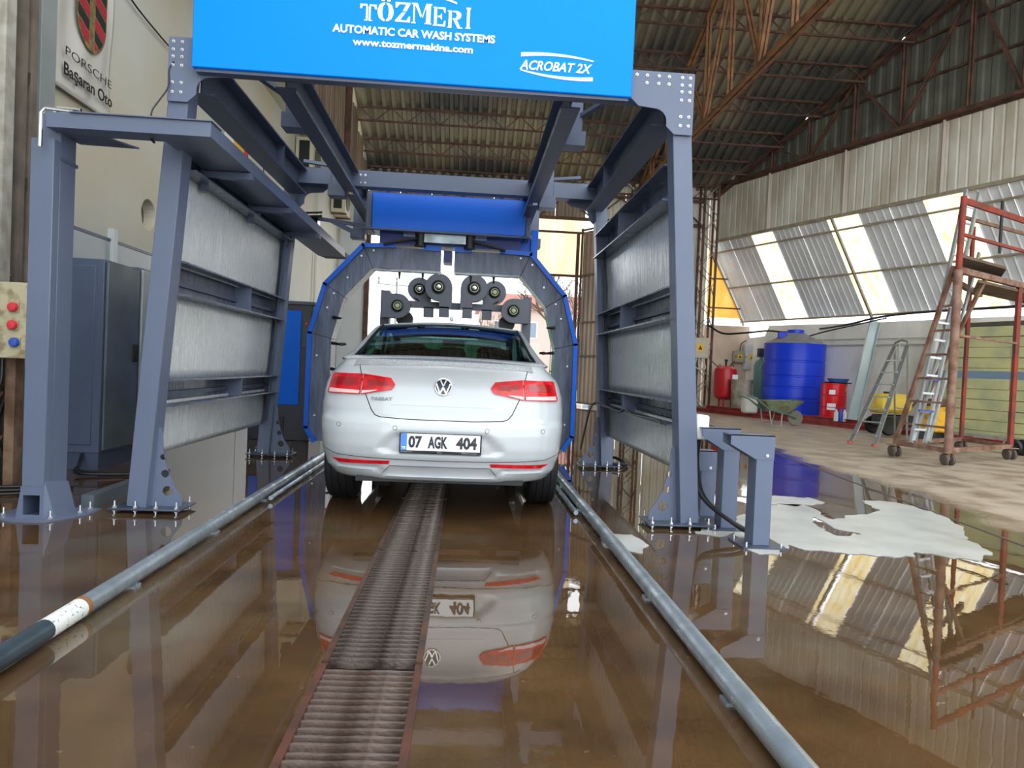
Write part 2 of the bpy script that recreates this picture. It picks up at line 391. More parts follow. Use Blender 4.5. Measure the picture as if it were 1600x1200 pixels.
while y > -3: cuts += [(y, y-.75, 1), (y-.75, y-2.4, 0)]; y -= 2.4
for a, b, tr in cuts:
    if tr: slant_sheet(a, b, STRIP, 'translucent_strip')
    else:
        n = max(1, round((a-b)/.84))
        for i in range(n): slant_sheet(a+(b-a)*i/n-.005, a+(b-a)*(i+1)/n, CORRG, 'bay_sheet')
for s_ in (.13, .56, .98):
    MB().tube([slant(21.6, s_)-V((.05, 0, .03)), slant(-3, s_)-V((.05, 0, .03))], .028, 8).build('bay_rail', mat('pipe_beige', (170, 158, 136), .6, 0, .3, 4), wr)
for yv in (21.5, 17.28, 12.9, 8.5):
    MB().beam(slant(yv, 0)-V((.07, 0, .03)), slant(yv, 1.03)-V((.07, 0, .03)), .07, .05).build('bay_rafter', mat('pipe_beige', (170, 158, 136)), wr)
for yv in (21.5, 19.3, 17.0, 14.7, 12.4):
    MB().beam(gp(yv, 5.2, -.03), gp(yv, 6.8, -.03), .09, .03, (0, 1, 0)).build('cover_strip', mat('pinkish_trim', (190, 176, 166), .6), wr)
lw = MB().add([gp(21.6, 0, 1.2), gp(-3, 0, 1.2), gp(-3, 2.62, 1.2), gp(17.2, 2.62, 1.2), gp(20.2, 2.66, 1.2), gp(20.35, 2.35, 1.2), gp(20.9, 2.3, 1.2), gp(21.1, 2.66, 1.2), gp(21.6, 2.66, 1.2)]+
              [gp(21.6, 0, 1.4), gp(-3, 0, 1.4), gp(-3, 2.62, 1.4), gp(17.2, 2.62, 1.4), gp(20.2, 2.66, 1.4), gp(20.35, 2.35, 1.4), gp(20.9, 2.3, 1.4), gp(21.1, 2.66, 1.4), gp(21.6, 2.66, 1.4)],
              [tuple(range(9)), tuple(range(17, 8, -1))]+[(i, (i+1) % 9, 9+(i+1) % 9, 9+i) for i in range(9)])
lw.build('low_wall', WALLW, wr, smooth=False)
MB().tube([gp(20.2, 2.05, 1.15), gp(4, 2.05, 1.15)], .025, 6).build('wall_pipe', mat('pipe_white', (205, 205, 198), .5), wr)
MB().tube([gp(20.2, 2.2, 1.15), gp(4, 2.2, 1.15)], .018, 6).build('wall_pipe', mat('pipe_white', (205, 205, 198), .5), wr)
for yy in (18.3, 16.2, 13.7):
    MB().tube([gp(yy, 2.2, 1.13), gp(yy, 1.1, 1.13), gp(yy, .95, 1.05)], .022, 6).build('drop_pipe', mat('pipe_white', (205, 205, 198), .5), wr)
MB().beam(gp(YB+.3, 5.2, -.03), gp(-3, 5.2, -.03), .07, .08).build('band_rail', mat('pipe_beige', (170, 158, 136)), wr)
# triangular amber cheek that closes the bay at the back
ck = MB().plate([[(0, 0), (1.15, -2.3), (-.0, -2.3)]], gp(21.55, 5.2), (1, 0, 0), (0, 0, 1), .02)
ck.build('cheek_sheet', STRIPO, wr, smooth=False)
for zz in (4.1, 3.2): MB().beam(gp(21.5, zz), gp(21.5, zz)+V((.6+(4.1-zz)*.5, 0, 0)), .04, .04).build('cheek_rail', RUST, wr)
# back wall
wb = struct(MB().box((XL-.1, YB, 0), (-3.12, YB+.15, 6.8)).build('wall_back', mat('cool_white', (214, 218, 218), .6, 0, .1, 1), smooth=False))
MB().box((7.3, 21.45, 0), (8.75, 21.6, 2.66)).build('return_wall', mat('pinkish_plaster', (214, 196, 178), .8, 0, 0, 1, rgb2=(186, 164, 146)), wb, smooth=False)
x = -3.1
while x < 3.4:
    corr(MB(), (x, YB+.06, 5.66), (.92, 0, 0), (0, 0, 1.1), .23, .03).build('lintel_sheet', CORRB, wb, smooth=False)
    if x > 1.4: corr(MB(), (x, YB+.06, 3.9), (.92, 0, 0), (0, 0, 1.75), .23, .03).build('yellow_sheet', STRIPY, wb, smooth=False)
    x += .93
x = 3.75
while x < 7.2:
    corr(MB(), (x, YB+.06, 0), (.86, 0, 0), (0, 0, 6.74), .22, .03).build('back_sheet', CORR, wb, smooth=False); x += .87
bt = thing('lintel_truss', 'rusty lattice beam across the back wall above the yellow translucent sheets', 'steel beam', (0, YB-.1, 5.6))
MB().beam((-3.1, YB-.06, 5.62), (7.0, YB-.06, 5.62), .08, .09).build('bottom_chord', RUST, bt)
MB().beam((-3.1, YB-.06, 6.35), (7.0, YB-.06, 6.35), .08, .07).build('top_chord', RUST, bt)
for i in range(12):
    a = -3.1+i*.84
    MB().beam((a, YB-.06, 5.62+.7*(i % 2)), (a+.84, YB-.06, 6.32-.7*(i % 2)), .04, .04).build('web_diagonal', RUST, bt)
MB().beam((-3.1, YB-.06, 5.2), (3.6, YB-.06, 5.2), .06, .06).beam((1.5, YB-.06, 3.9), (3.6, YB-.06, 3.9), .07, .07).build('lintel_rail', RUST, wb)
# door posts and the rusty gate leaf
dr = struct(MB().box((-3.12, YB-.12, 0), (-2.98, YB+.05, 5.6)).box((3.15, YB-.12, 0), (3.24, YB-.03, 5.2)).build('door_1', RUST))
gate = thing('gate_leaf', 'rust-framed corrugated gate leaf standing open at the right of the back doorway', 'gate', (3.3, YB-.2, 0))
for a, b in (((3.3, YB-.2, 0), (3.3, YB-.2, 5.3)), ((3.86, YB-1.2, 0), (3.86, YB-1.2, 5.3))): MB().beam(a, b, .06, .06).build('upright', RUST, gate)
for z in (.1, 1.5, 2.5, 3.9, 5.25): MB().beam((3.3, YB-.2, z), (3.86, YB-1.2, z), .05, .05).build('crossbar', RUST, gate)
corr(MB(), (3.34, YB-.2, .1), (.56, -1.0, 0), (0, 0, 5.1), .2, .03).build('gate_sheet', CORRB, gate, smooth=False)
g2 = thing('barred_gate', 'low rusty barred gate in the back doorway right of the arch', 'gate', (2.9, YB+.4, 0))
for z in (.15, 1.0, 1.9): MB().beam((2.55, YB+.4, z), (3.3, YB+.4, z), .05, .05).build('rail', RUST, g2)
for i in range(7): MB().beam((2.56+i*.12, YB+.4, .15), (2.56+i*.12, YB+.4, 1.9), .018, .018).build('bar', RUST, g2)
# lattice columns
def lattice_column(x, y, h, w, label, m, m2, z0=0, n=14, d=None):
    d = d or w
    t = thing('lattice_column', label, 'column', (x, y, z0))
    for sx in (-1, 1):
        for sy in (-1, 1): MB().beam((x+sx*w/2, y+sy*d/2, z0), (x+sx*w/2, y+sy*d/2, h), .06, .06).build('corner_angle', m, t)
    for i in range(n):
        z = z0+(h-z0)*(i+.5)/n; dz = (h-z0)/n*.45; s_ = 1 if i % 2 else -1
        for sy in (-1, 1): MB().beam((x-w/2, y+sy*d/2, z-dz*s_), (x+w/2, y+sy*d/2, z+dz*s_), .03, .02).build('lacing_bar', m2, t)
        if i % 2: MB().beam((x+w/2, y-d/2, z-dz), (x+w/2, y+d/2, z+dz), .03, .02).beam((x-w/2, y-d/2, z-dz), (x-w/2, y+d/2, z+dz), .03, .02).build('lacing_bar', m2, t)
    return t
lattice_column(7.12, 21.0, 6.8, .42, 'rusty steel lattice column in the far right corner of the hall', RUST, mat('grey_bar', (150, 142, 130), .7, 0, .3, 5))
lattice_column(5.0, 21.0, 6.6, .42, 'rusty steel lattice column carrying the orange roof truss at the back wall', RUST, RUST)
lattice_column(-3.56, 5.75, 4.9, .12, 'dark lattice column with cables beside the grey pillar at the far left', mat('dirty_steel', (118, 108, 96), .8, 0, .4, 5), mat('dark_steel', (62, 58, 54), .7), n=12)
# ================================================================== DRAIN GRATING AND GUIDE PIPES
GR = mat('grating_steel', (72, 60, 54), .4, .4, 0, 9, .6, 45, rgb2=(124, 112, 104), thresh=(.4, .62))
GRR = mat('grating_rust', (88, 72, 62), .5, .3, 0, 8, .6, 42, rgb2=(122, 106, 98), thresh=(.4, .6))
GRS = mat('grating_side_rust', (96, 58, 44), .6, .2, 0, 7, .4, 40, rgb2=(70, 50, 40))
GRD = mat('grating_side_dark', (62, 54, 48), .5, .3, 0, 7, .4, 40, rgb2=(96, 66, 50))
first_bar = None
secs = [(.95, 2.44), (2.47, 3.95), (3.98, 5.46), (5.49, 6.97), (7.0, 8.45)]
gword = ['nearest the camera', 'second from the camera', 'third from the camera', 'fourth from the camera, partly under the car', 'farthest, under the car']
barme = {}
for k, (a, b) in enumerate(secs):
    t = thing('drain_grate', f'steel drain grate section in the floor, {gword[k]}', 'drain grate', (-.285, a, -.04), 'drain grate sections')
    m = GRR if k == 0 else GR
    for x in (PX0+.012, PX1-.012): MB().box((x-.012, a, -.31), (x+.012, b, .006)).build('side_bar', GRS if k == 0 else GRD, t)
    if m.name not in barme:
        w_ = MB(); n = 7
        w_.add([(PX0+.024+(PX1-PX0-.048)*i/n, -.0065+.003*sin(i*2.3), z) for z in (-.035, 0.0) for i in range(n+1)]+[(PX0+.024+(PX1-PX0-.048)*i/n, .0065+.003*sin(i*1.7), z) for z in (-.035, 0.0) for i in range(n+1)],
               [(i, i+1, 8+i+1, 8+i) for i in range(n)]+[(16+i+1, 16+i, 24+i, 24+i+1) for i in range(n)]+[(8+i, 8+i+1, 24+i+1, 24+i) for i in range(n)])
        barme[m.name] = w_.mesh('grate_bar', m)
    y = a+.03
    while y < b-.02:
        o = link('bar', barme[m.name], t); o.location = (0, y, random.uniform(-.002, .002)); o.matrix_parent_inverse = ROOTM[t.name].inverted(); y += .043
for sx, lab in ((-1, 'left'), (1, 'right')):
    xc = -1.455 if sx < 0 else .905
    t = thing('guide_rail', f'galvanised guide pipe lying along the {lab} side of the wheel lane', 'guide rail', (xc, 1.0, 0), 'guide pipes of the wheel lane')
    y0, y1 = (1.4, 8.4) if sx < 0 else (1.2, 8.4)
    MB().tube([(xc, y0, .048), (xc, y1, .048)], .038, 16).build('pipe', GALVP, t)
    MB().tube([(xc-sx*.075, 5.2 if sx < 0 else 5.0, .03), (xc-sx*.075, y1, .03)], .017, 10).build('side_pipe', GALVP, t)
    y = 2.2
    while y < 8.3:
        MB().box((xc-.034, y-.03, 0), (xc+.034, y+.03, .012)).build('saddle_plate', GALVP, t); y += 1.02
    if sx < 0:
        MB().tube([(xc, 2.58, .048), (xc, 2.8, .048)], .0392, 16).build('paper_label', mat('paper_label', (214, 216, 212), .6, 0, 0, 60, rgb2=(90, 96, 110), thresh=(.3, .42)), t)
        MB().tube([(xc, 2.8, .048), (xc, 2.83, .048)], .0405, 16).build('coupling_ring', RUSTO, t)
        MB().tube([(xc, 1.39, .048), (xc, 2.58, .048)], .0385, 16).build('sleeve', mat('dark_galv', (92, 108, 118), .35, .7, .3, 6), t)
# ================================================================== SIDE FRAMES AND PORTAL
GC = -.27                                   # centre of the machine
def postx(sx, z): return GC+sx*(1.845-.0685*z)
def bolt(mb, p, ax, r=.013, h=.014): return mb.lathe([(r*1.5, 0), (r*1.5, .003), (r, .003), (r, h), (r*.6, h+.004)], p, ax, 8)
def gusset(mb, o, a, sx, h=.52, w=.2):
    pts = [(0, 0), (w, 0), (w, .05)]
    for i in range(8):
        q = i/7; pts.append((w*(.93-.62*sin(q*pi/2)**.8) if i else w*.95, .07+(h-.12)*q))
    pts += [(.05, h), (0, h)]
    holes = [circle(w*.52, .10, .034)[::-1], circle(w*.42, .215, .026)[::-1], circle(w*.33, .325, .019)[::-1]]
    return mb.plate([pts]+holes, o, a, (0, 0, 1), .01)
def base_plate(t, x0, x1, y0, y1, z=.035, nx=4):
    p = MB().box((x0, y0, z-.012), (x1, y1, z)).build('base_plate', mat('plate_dark', (70, 78, 96), .3, .3), t, .003)
    for i in range(nx):
        for y in (y0+.03, y1-.03):
            x = x0+.035+(x1-x0-.07)*i/(nx-1)
            MB().cyl((x, y, 0), (x, y, z+.045), .006, 8).lathe([(.014, 0), (.014, .012)], (x, y, z), (0, 0, 1), 6).lathe([(.014, 0), (.014, .01)], (x, y, z-.023), (0, 0, 1), 6).build('anchor_bolt', BOLT, t)
pg = thing('wash_portal', 'blue-grey steel portal of the car wash with sheeted side frames around the car', 'car wash frame', (GC, 6.2, 0))
YF, YK = 4.8, 7.65                          # front and back posts
PW = .13
for sx in (-1, 1):
    for yp in (YF, YK):
        xb, xt = postx(sx, .03), postx(sx, 3.02)
        MB().beam((xb, yp, .035), (xt, yp, 3.02), PW, .15, (0, 1, 0)).build('post', PAINT, pg, .004)
        a = V((-sx, 0, 0))
        gm = MB(); gusset(gm, (postx(sx, .03)-sx*PW/2, yp+(.01 if sx > 0 else 0), .035), a, sx)
        gm.build('foot_gusset', PAINT, pg)
        xo = xb+sx*.16; xi = xb-sx*.3
        base_plate(pg, min(xo, xi), max(xo, xi), yp-.13, yp+.15)
        # bolted corner plate at the head of the post
        pts = [(.075, .36), (.075, -.05), (-.05, -.05), (-.105, -.0)]
        for i in range(7):
            q = i/6*pi/2; pts.append((-.105-.0-(.085)*(1-cos(q)), .03+.085*sin(q)) if i else (-.105, .03))
        pts += [(-.30, .125), (-.36, .18), (-.36, .36)]
        zc = 2.72
        MB().plate([pts], (postx(sx, 2.9), yp-.088 if yp == YF else yp+.09, zc), (sx, 0, 0), (0, 0, 1), .01 if sx > 0 else -.01).build('corner_plate', PAINT, pg)
        if yp == YF:
            for (u, v_) in [(.045, .33), (-.01, .33), (-.1, .33), (-.17, .33), (.045, .28), (-.01, .28), (-.1, .28), (-.17, .28), (.045, .235), (-.01, .235), (.045, .18), (-.01, .18), (.045, .07), (-.01, .07), (.045, .01), (-.01, .01), (-.25, .33), (-.25, .28), (-.32, .33)]:
                bm_ = MB(); bolt(bm_, (postx(sx, 2.9)+sx*u, yp-.09-.008, zc+v_), (0, -1, 0), .007, .008); bm_.build('bolt', BOLT, pg)
    # H-beam along the head of the side frame
    xh = postx(sx, 2.9)-sx*.07
    H = [(-.09, -.13), (.09, -.13), (.09, -.114), (.006, -.114), (.006, .114), (.09, .114), (.09, .13), (-.09, .13), (-.09, .114), (-.006, .114), (-.006, -.114), (-.09, -.114)]
    MB().sweep(H, (xh, YF+.08, 2.91), (xh, YK-.08, 2.91)).build('head_beam', PAINTD, pg)
    for yy in (6.7,):
        MB().box((xh-.08, yy-.006, 2.80), (xh+.08, yy+.006, 3.02)).build('stiffener', PAINTD, pg)
    # channel rails between the posts, opening to the lane, each with a middle stub
    for zb, zt in ((.69, .87), (1.44, 1.67), (2.27, 2.52)):
        zm = (zb+zt)/2; x = postx(sx, zm)
        h = (zt-zb)/2; p0, p1 = YF+.075, YK-.075
        ChF = [(-.065*sx, -h), (.095*sx, -h), (.095*sx, -h+.012), (-.057*sx, -h+.008), (-.057*sx, h-.008), (.095*sx, h-.012), (.095*sx, h), (-.065*sx, h)]
        # profile x axis points to +x for a sweep along +y
        MB().sweep([(-u*1, v_) for u, v_ in ChF], (x, p0, zm), (x, p1, zm)).build('channel_rail', PAINTW, pg)
        ym = (p0+p1)/2+.15
        MB().box((min(x+sx*.055, x-sx*.085), ym-.006, zb+.008), (max(x+sx*.055, x-sx*.085), ym+.006, zt-.008)).build('stub_plate', PAINT, pg)
        MB().beam((x+sx*.04, p0, zm-.015), (x+sx*.04, p1, zm-.015), .02, .03).build('inner_rib', PAINTD, pg)
    # edge strips at the posts and the wet sheets behind the rails
    for yp, d in ((YF+.08, 1), (YK-.08, -1)):
        MB().add([(postx(sx, .4)-sx*.02, yp, .4), (postx(sx, 2.3)-sx*.02, yp, 2.3), (postx(sx, 2.3)-sx*.02, yp+d*.1, 2.3), (postx(sx, .4)-sx*.02, yp+d*.1, .4)], [(0, 1, 2, 3)]).build('edge_strip', PAINTW, pg)
    for za, zb in ((.35, .72), (.86, 1.46), (1.65, 2.27)):
        sh = MB(); 
        def fn(u, v_, za=za, zb=zb, sx=sx):
            z = za+(zb-za)*v_; y = YF+.07+(YK-YF-.14)*u
            return V((postx(sx, z)+sx*.03+.004*sin(u*9+z*3)+.0025*sin(v_*7+u*5), y, z))
        sh.grid(fn, 30, 8)
        o = sh.build('side_sheet', SHEET, pg); md = o.modifiers.new('s', 'SOLIDIFY'); md.thickness = .004
# cross beams at the heads
for yp in (YF, YK):
    MB().beam((postx(-1, 2.95)+.07, yp, 2.985), (postx(1, 2.95)-.07, yp, 2.985), .14, .17).build('cross_beam', PAINT, pg, .004)
for x in (GC-.93, GC-.88, GC+.93, GC+.98):
    for z in (2.94, 3.02):
        bm_ = MB(); bolt(bm_, (x, YK-.07, z), (0, -1, 0), .008, .008); bm_.build('bolt', BOLT, pg)
# running rails at the height of the cross beams, with hangers outside
for sx in (-1, 1):
    xr = -.325+sx*.965; RZ = 2.97
    MB().sweep([(-.07, -.11), (.07, -.11), (.07, -.098), (.007, -.098), (.007, .098), (.07, .098), (.07, .11), (-.07, .11), (-.07, .098), (-.007, .098), (-.007, -.098), (-.07, -.098)], (xr, YF+.08, RZ), (xr, YK-.08, RZ-.03)).build('running_rail', PAINTD, pg)
    MB().sweep([(-.07, -.11), (.07, -.11), (.07, -.098), (.007, -.098), (.007, .098), (.07, .098), (.07, .11), (-.07, .11), (-.07, .098), (-.007, .098), (-.007, -.098), (-.07, -.098)], (xr, YK+.08, RZ-.03), (xr, 9.3, RZ-.06)).build('running_rail', PAINTD, pg)
    MB().beam((xr-sx*.066, YF+.1, RZ-.118), (xr-sx*.066, 9.25, RZ-.175), .008, .02).build('rail_edge', GALV, pg)
    for yy, zz in ((5.75, 2.88), (YK-.02, 2.80), (9.1, 2.62)):
        MB().box((min(xr+sx*.075, xr+sx*.21), yy-.07, zz), (max(xr+sx*.075, xr+sx*.21), yy+.07, 3.28)).build('hanger', PAINT, pg, .004)
        MB().box((min(xr+sx*.06, xr+sx*.24), yy-.085, zz-.02), (max(xr+sx*.06, xr+sx*.24), yy+.085, zz+.1)).build('hanger_clamp', PAINT, pg, .004)
        if yy < 9: MB().beam((xr+sx*.18, yy-.02, 3.1), (xr+sx*.5, yy-.5 if yy < 7 else yy-.08, 3.12 if yy > 7 else 3.2), .05, .03).build('hanger_brace', PAINT, pg)
    MB().box((xr-.05, 9.12, 2.70), (xr+.05, 9.3, 2.80)).build('rail_end', GALV, pg); MB().box((xr-.03, 9.1, 2.77), (xr+.03, 9.14, 2.83)).build('yellow_stop', mat('yellow_plastic', (235, 200, 40), .5), pg)
# small fittings on the right frame: white junction box and cables
jb = tag(MB().box((1.605, 4.78, .61), (1.70, 4.95, .78)).build('junction_box', mat('white_plastic', (232, 238, 238), .4), None, .012), 'white plastic junction box on the outer side of the right front post', 'junction box')
def cable(name, pts, r, m, label, cat='cable', group=None, n=8):
    """smooth tube through the points"""
    P = [V(p) for p in pts]; out = []
    P = [P[0]*2-P[1]]+P+[P[-1]*2-P[-2]]
    for i in range(1, len(P)-2):
        for k in range(6):
            t = k/6; a, b, c, d = P[i-1], P[i], P[i+1], P[i+2]
            out.append(.5*((2*b)+(c-a)*t+(2*a-5*b+4*c-d)*t*t+(3*b-a-3*c+d)*t**3))
    out.append(P[-2]); o = MB().tube(out, r, n).build(name, m)
    if label: tag(o, label, cat, group)
    return o
# ================================================================== HEADER SIGN
hs = thing('header_sign', 'big azure blue header box with white lettering across the front of the portal', 'sign', (GC-.12, 4.6, 2.87))
HX0, HX1, HY = -1.815, 1.01, 4.62
MB().box((HX0, HY, 2.865), (HX1, HY+.085, 3.74)).build('panel', BLUE, hs, .006)
MB().box((HX0+.02, HY+.02, 2.845), (HX1-.02, HY+.08, 2.865)).build('lower_lip', PAINTD, hs)
ux, uz = (1, 0, 0), (0, 0, 1)
text_mb('AUTOMATIC CAR WASH SYSTEMS', (-.945, HY-.001, 3.146), ux, uz, 1.04, .052, bold=.03).build('lettering', WHITE, hs, smooth=False)
text_mb('www.tozmermakina.com', (-.815, HY-.001, 3.072), ux, uz, .77, .046, bold=.03).build('lettering', WHITE, hs, smooth=False)
text_mb('ACROBAT 2X', (.262, HY-.001, 2.995), ux, uz, .475, .062, bold=.02, shear=.3).build('lettering', WHITE, hs, smooth=False)
def arc_band(x0, x1, z0, zm, z1, t0, t1, n=18):
    """tapering curved band"""
    top = []; bot = []
    for i in range(n+1):
        u = i/n; x = x0+(x1-x0)*u; z = (1-u)**2*z0+2*u*(1-u)*zm+u*u*z1; t = (t0+(t1-t0)*u)/2
        top.append((x, z+t)); bot.append((x, z-t))
    return MB().plate([bot+top[::-1]], (0, HY+.001, 0), (1, 0, 0), (0, 0, 1), .004)
arc_band(.268, .745, 3.09, 3.12, 3.078, .026, .008).build('swoosh', WHITE, hs)
arc_band(.268, .745, 2.992, 2.94, 2.962, .008, .026).build('swoosh', WHITE, hs)
arc_band(-.79, -.16, 3.385, 3.50, 3.385, .035, .012).build('swoosh', WHITE, hs)
# stencil serif capitals of the maker's name, drawn in a 0..1 box per letter
GL = {
 'T': [[(0, 1), (1, 1), (1, .72), (.9, .72), (.84, .9), (.56, .9), (.56, 1), (.44, 1), (.44, .9), (.16, .9), (.1, .72), (0, .72)], [(.36, .88), (.47, .88), (.47, 0), (.25, 0), (.25, .05), (.36, .05)], [(.53, .88), (.64, .88), (.64, .05), (.75, .05), (.75, 0), (.53, 0)]],
 'O': [[(.46, 1), (.3, .97), (.12, .85), (.02, .6), (.02, .4), (.12, .15), (.3, .03), (.46, 0), (.46, .08), (.34, .2), (.3, .5), (.34, .8), (.46, .92)], [(.54, 1), (.7, .97), (.88, .85), (.98, .6), (.98, .4), (.88, .15), (.7, .03), (.54, 0), (.54, .08), (.66, .2), (.7, .5), (.66, .8), (.54, .92)], [(.22, 1.06), (.42, 1.06), (.42, 1.22), (.22, 1.22)], [(.58, 1.06), (.78, 1.06), (.78, 1.22), (.58, 1.22)]],
 'Z': [[(.05, 1), (.95, 1), (.95, .93), (.72, .56), (.5, .56), (.7, .9), (.3, .9), (.15, .72), (.05, .72)], [(.48, .5), (.68, .5), (.36, .09), (.75, .09), (.88, .3), (.97, .3), (.95, 0), (.05, 0), (.05, .07)]],
 'M': [[(0, 1), (.28, 1), (.5, .42), (.45, .3), (.16, .93), (.16, .05), (.22, .05), (.22, 0), (0, 0), (0, .05), (.08, .05), (.08, .93), (0, .93)], [(.52, .36), (.72, 1), (1, 1), (1, .94), (.94, .94), (.94, .05), (1, .05), (1, 0), (.66, 0), (.66, .05), (.72, .05), (.72, .86), (.55, .28)]],
 'E': [[(.05, 1), (.32, 1), (.32, 0), (.05, 0), (.05, .05), (.12, .05), (.12, .95), (.05, .95)], [(.38, 1), (.92, 1), (.92, .72), (.84, .72), (.76, .91), (.38, .91)], [(.38, .55), (.56, .55), (.62, .66), (.68, .66), (.68, .36), (.62, .36), (.56, .46), (.38, .46)], [(.38, .09), (.76, .09), (.86, .3), (.95, .3), (.92, 0), (.38, 0)]],
 'R': [[(.02, 1), (.3, 1), (.3, 0), (.02, 0), (.02, .05), (.1, .05), (.1, .95), (.02, .95)], [(.36, 1), (.7, 1), (.88, .9), (.92, .75), (.86, .6), (.7, .5), (.36, .5), (.36, .56), (.56, .58), (.64, .75), (.56, .91), (.36, .93)], [(.42, .46), (.66, .46), (.86, .06), (1, .06), (1, 0), (.7, 0)]],
 'I': [[(.2, 1), (.8, 1), (.8, .93), (.68, .93), (.68, .07), (.8, .07), (.8, 0), (.2, 0), (.2, .07), (.32, .07), (.32, .93), (.2, .93)]]}
xx = -.775
for ch, wd_, hh, dz in (('T', .105, .105, .0), ('O', .105, .12, .005), ('Z', .105, .125, .008), ('M', .13, .13, .006), ('E', .09, .12, 0), ('R', .1, .11, -.006), ('I', .05, .135, -.004)):
    lm = MB()
    for lp in GL[ch]: lm.plate([lp[::-1]], (xx, HY+.001, 3.232+dz), (wd_, 0, 0), (0, 0, hh), .004)
    stuff(lm.build('letter', WHITE, hs, smooth=False)); xx += wd_+(.004 if ch != 'R' else .012)
# ================================================================== WASH ARCH ON THE RUNNING RAILS
YA = 8.35
ar = thing('wash_arch', 'blue-edged grey gantry arch hanging over the car from the running rails', 'wash arch', (GC, YA, .1))
AXC = -.275
out = [(1.58, .12), (1.58, .98), (1.52, 1.28), (1.36, 1.92), (1.0, 2.40), (.0, 2.42)]
pxo = [(.0, 2.40), (.98, 2.40), (1.40, 1.93), (1.555, 1.36), (1.56, .26), (1.46, .10)]
pxi = [(.0, 2.14), (.86, 2.14), (1.17, 1.80), (1.31, 1.30), (1.31, .10)]
segs = [((0.08, 2.40), (.98, 2.40), (.87, 2.15), (0.08, 2.15)), ((.98, 2.40), (1.40, 1.93), (1.185, 1.79), (.87, 2.15)), ((1.40, 1.93), (1.555, 1.36), (1.315, 1.30), (1.185, 1.79)), ((1.555, 1.36), (1.56, .26), (1.46, .10), (1.315, .10), (1.315, 1.30))]
for sx in (-1, 1):
    for q in segs:
        lp = [(sx*x, z) for x, z in q]
        MB().plate([lp], (AXC, YA, 0), (1, 0, 0), (0, 0, 1), -.3).build('arch_segment', PAINTW, ar, .004)
    edge = [(.62, 2.415)]+[(x*1.0, z) for x, z in pxo[1:]]
    eb = MB()
    for i in range(len(edge)-1):
        a, b = edge[i], edge[i+1]
        A = V((AXC+sx*(a[0]+.0), YA-.03, a[1])); B_ = V((AXC+sx*(b[0]), YA-.03, b[1]))
        d = (B_-A).normalized(); eb.beam(A-d*.012, B_+d*.012, .05, .07, (0, 1, 0))
    stuff(eb.build('blue_edge', BLUE2, ar))
    MB().box((AXC+sx*.08 if sx > 0 else AXC-.28, YA-.04, 2.38), (AXC+.28 if sx > 0 else AXC-.08, YA+.0, 2.44)).build('blue_cap', BLUE2, ar)
    for (x, z) in ((.86, 2.35), (1.0, 2.28), (1.3, 1.83), (1.37, 1.66), (1.47, 1.1), (1.47, .4), (1.15, 2.02)):
        bm_ = MB(); bolt(bm_, (AXC+sx*x, YA-.02, z), (0, -1, 0), .008, .01); bm_.build('bolt', BOLT, ar)
    # inner spray pipe with nozzles
    MB().tube([(AXC+sx*.1, YA-.05, 2.12), (AXC+sx*.84, YA-.05, 2.12)], .012, 8).build('spray_pipe', GALV, ar)
    for x in (.28, .55): MB().cyl((AXC+sx*x, YA-.04, 2.13), (AXC+sx*x, YA-.04, 2.03), .02, 8, .008).build('nozzle', BLACK, ar)
    for z in (1.55, 1.25, .95, .7, .5): MB().cyl((AXC+sx*1.30, YA-.03, z), (AXC+sx*1.2, YA-.06, z-.01), .02, 8, .012).build('nozzle', BLACK, ar)
    for z in (1.22,): MB().lathe([(.0, 0), (.05, .01), (.05, .03), (0, .04)], (AXC+sx*1.17, YA-.1, z), (0, 0, 1), 12).build('sensor', BLACK, ar)
MB().box((AXC-.05, YA+.02, 2.26), (AXC+.05, YA+.28, 2.40)).build('centre_block', mat('navy', (20, 44, 110), .4), ar)
# trolley: blue box between the rails, drive bits below
MB().box((AXC-.88, YA-.15, 2.585), (AXC+.89, YA+.35, 3.0)).build('trolley_box', BLUE2, ar, .006)
MB().box((AXC-.95, YA-.1, 2.58), (AXC-.89, YA+.3, 3.02)).box((AXC+.9, YA-.1, 2.58), (AXC+.95, YA+.3, 3.02)).build('trolley_side', PAINT, ar)
MB().tube([(AXC-1.0, YA-.17, 2.575), (AXC+.95, YA-.17, 2.565)], .014, 8).build('trolley_pipe', PAINTD, ar)
MB().box((AXC-.8, YA+.0, 2.44), (AXC+.85, YA+.3, 2.59)).build('trolley_carriage', mat('deep_blue', (8, 40, 120), .35), ar)
MB().box((AXC-.3, YA-.12, 2.46), (AXC+.28, YA-.02, 2.56)).build('drive_tray', GALV, ar)
for x in (-.32, .25):
    MB().cyl((AXC+x, YA-.1, 2.42), (AXC+x, YA-.1, 2.58), .05, 14).lathe([(.065, 0), (.065, .02)], (AXC+x, YA-.1, 2.41), (0, 0, 1), 14).build('swivel', BLACK, ar)
    s_ = 1 if x > 0 else -1
    MB().tube([(AXC+x+s_*.04, YA-.12, 2.5), (AXC+x+s_*.18, YA-.12, 2.47), (AXC+x+s_*.36, YA-.12, 2.43), (AXC+x+s_*.42, YA-.12, 2.41)], .018, 8).build('hose', BLACK, ar)
    MB().box((AXC+x+s_*.06, YA-.08, 2.52), (AXC+x+s_*.2, YA-.0, 2.57)).build('motor_block', CHROME, ar)
MB().box((AXC+.99, YA+.15, 2.3), (AXC+1.07, YA+.35, 2.72)).box((AXC+.86, YA+.2, 2.4), (AXC+1.0, YA+.3, 2.62)).build('side_block', BLUE2, ar)
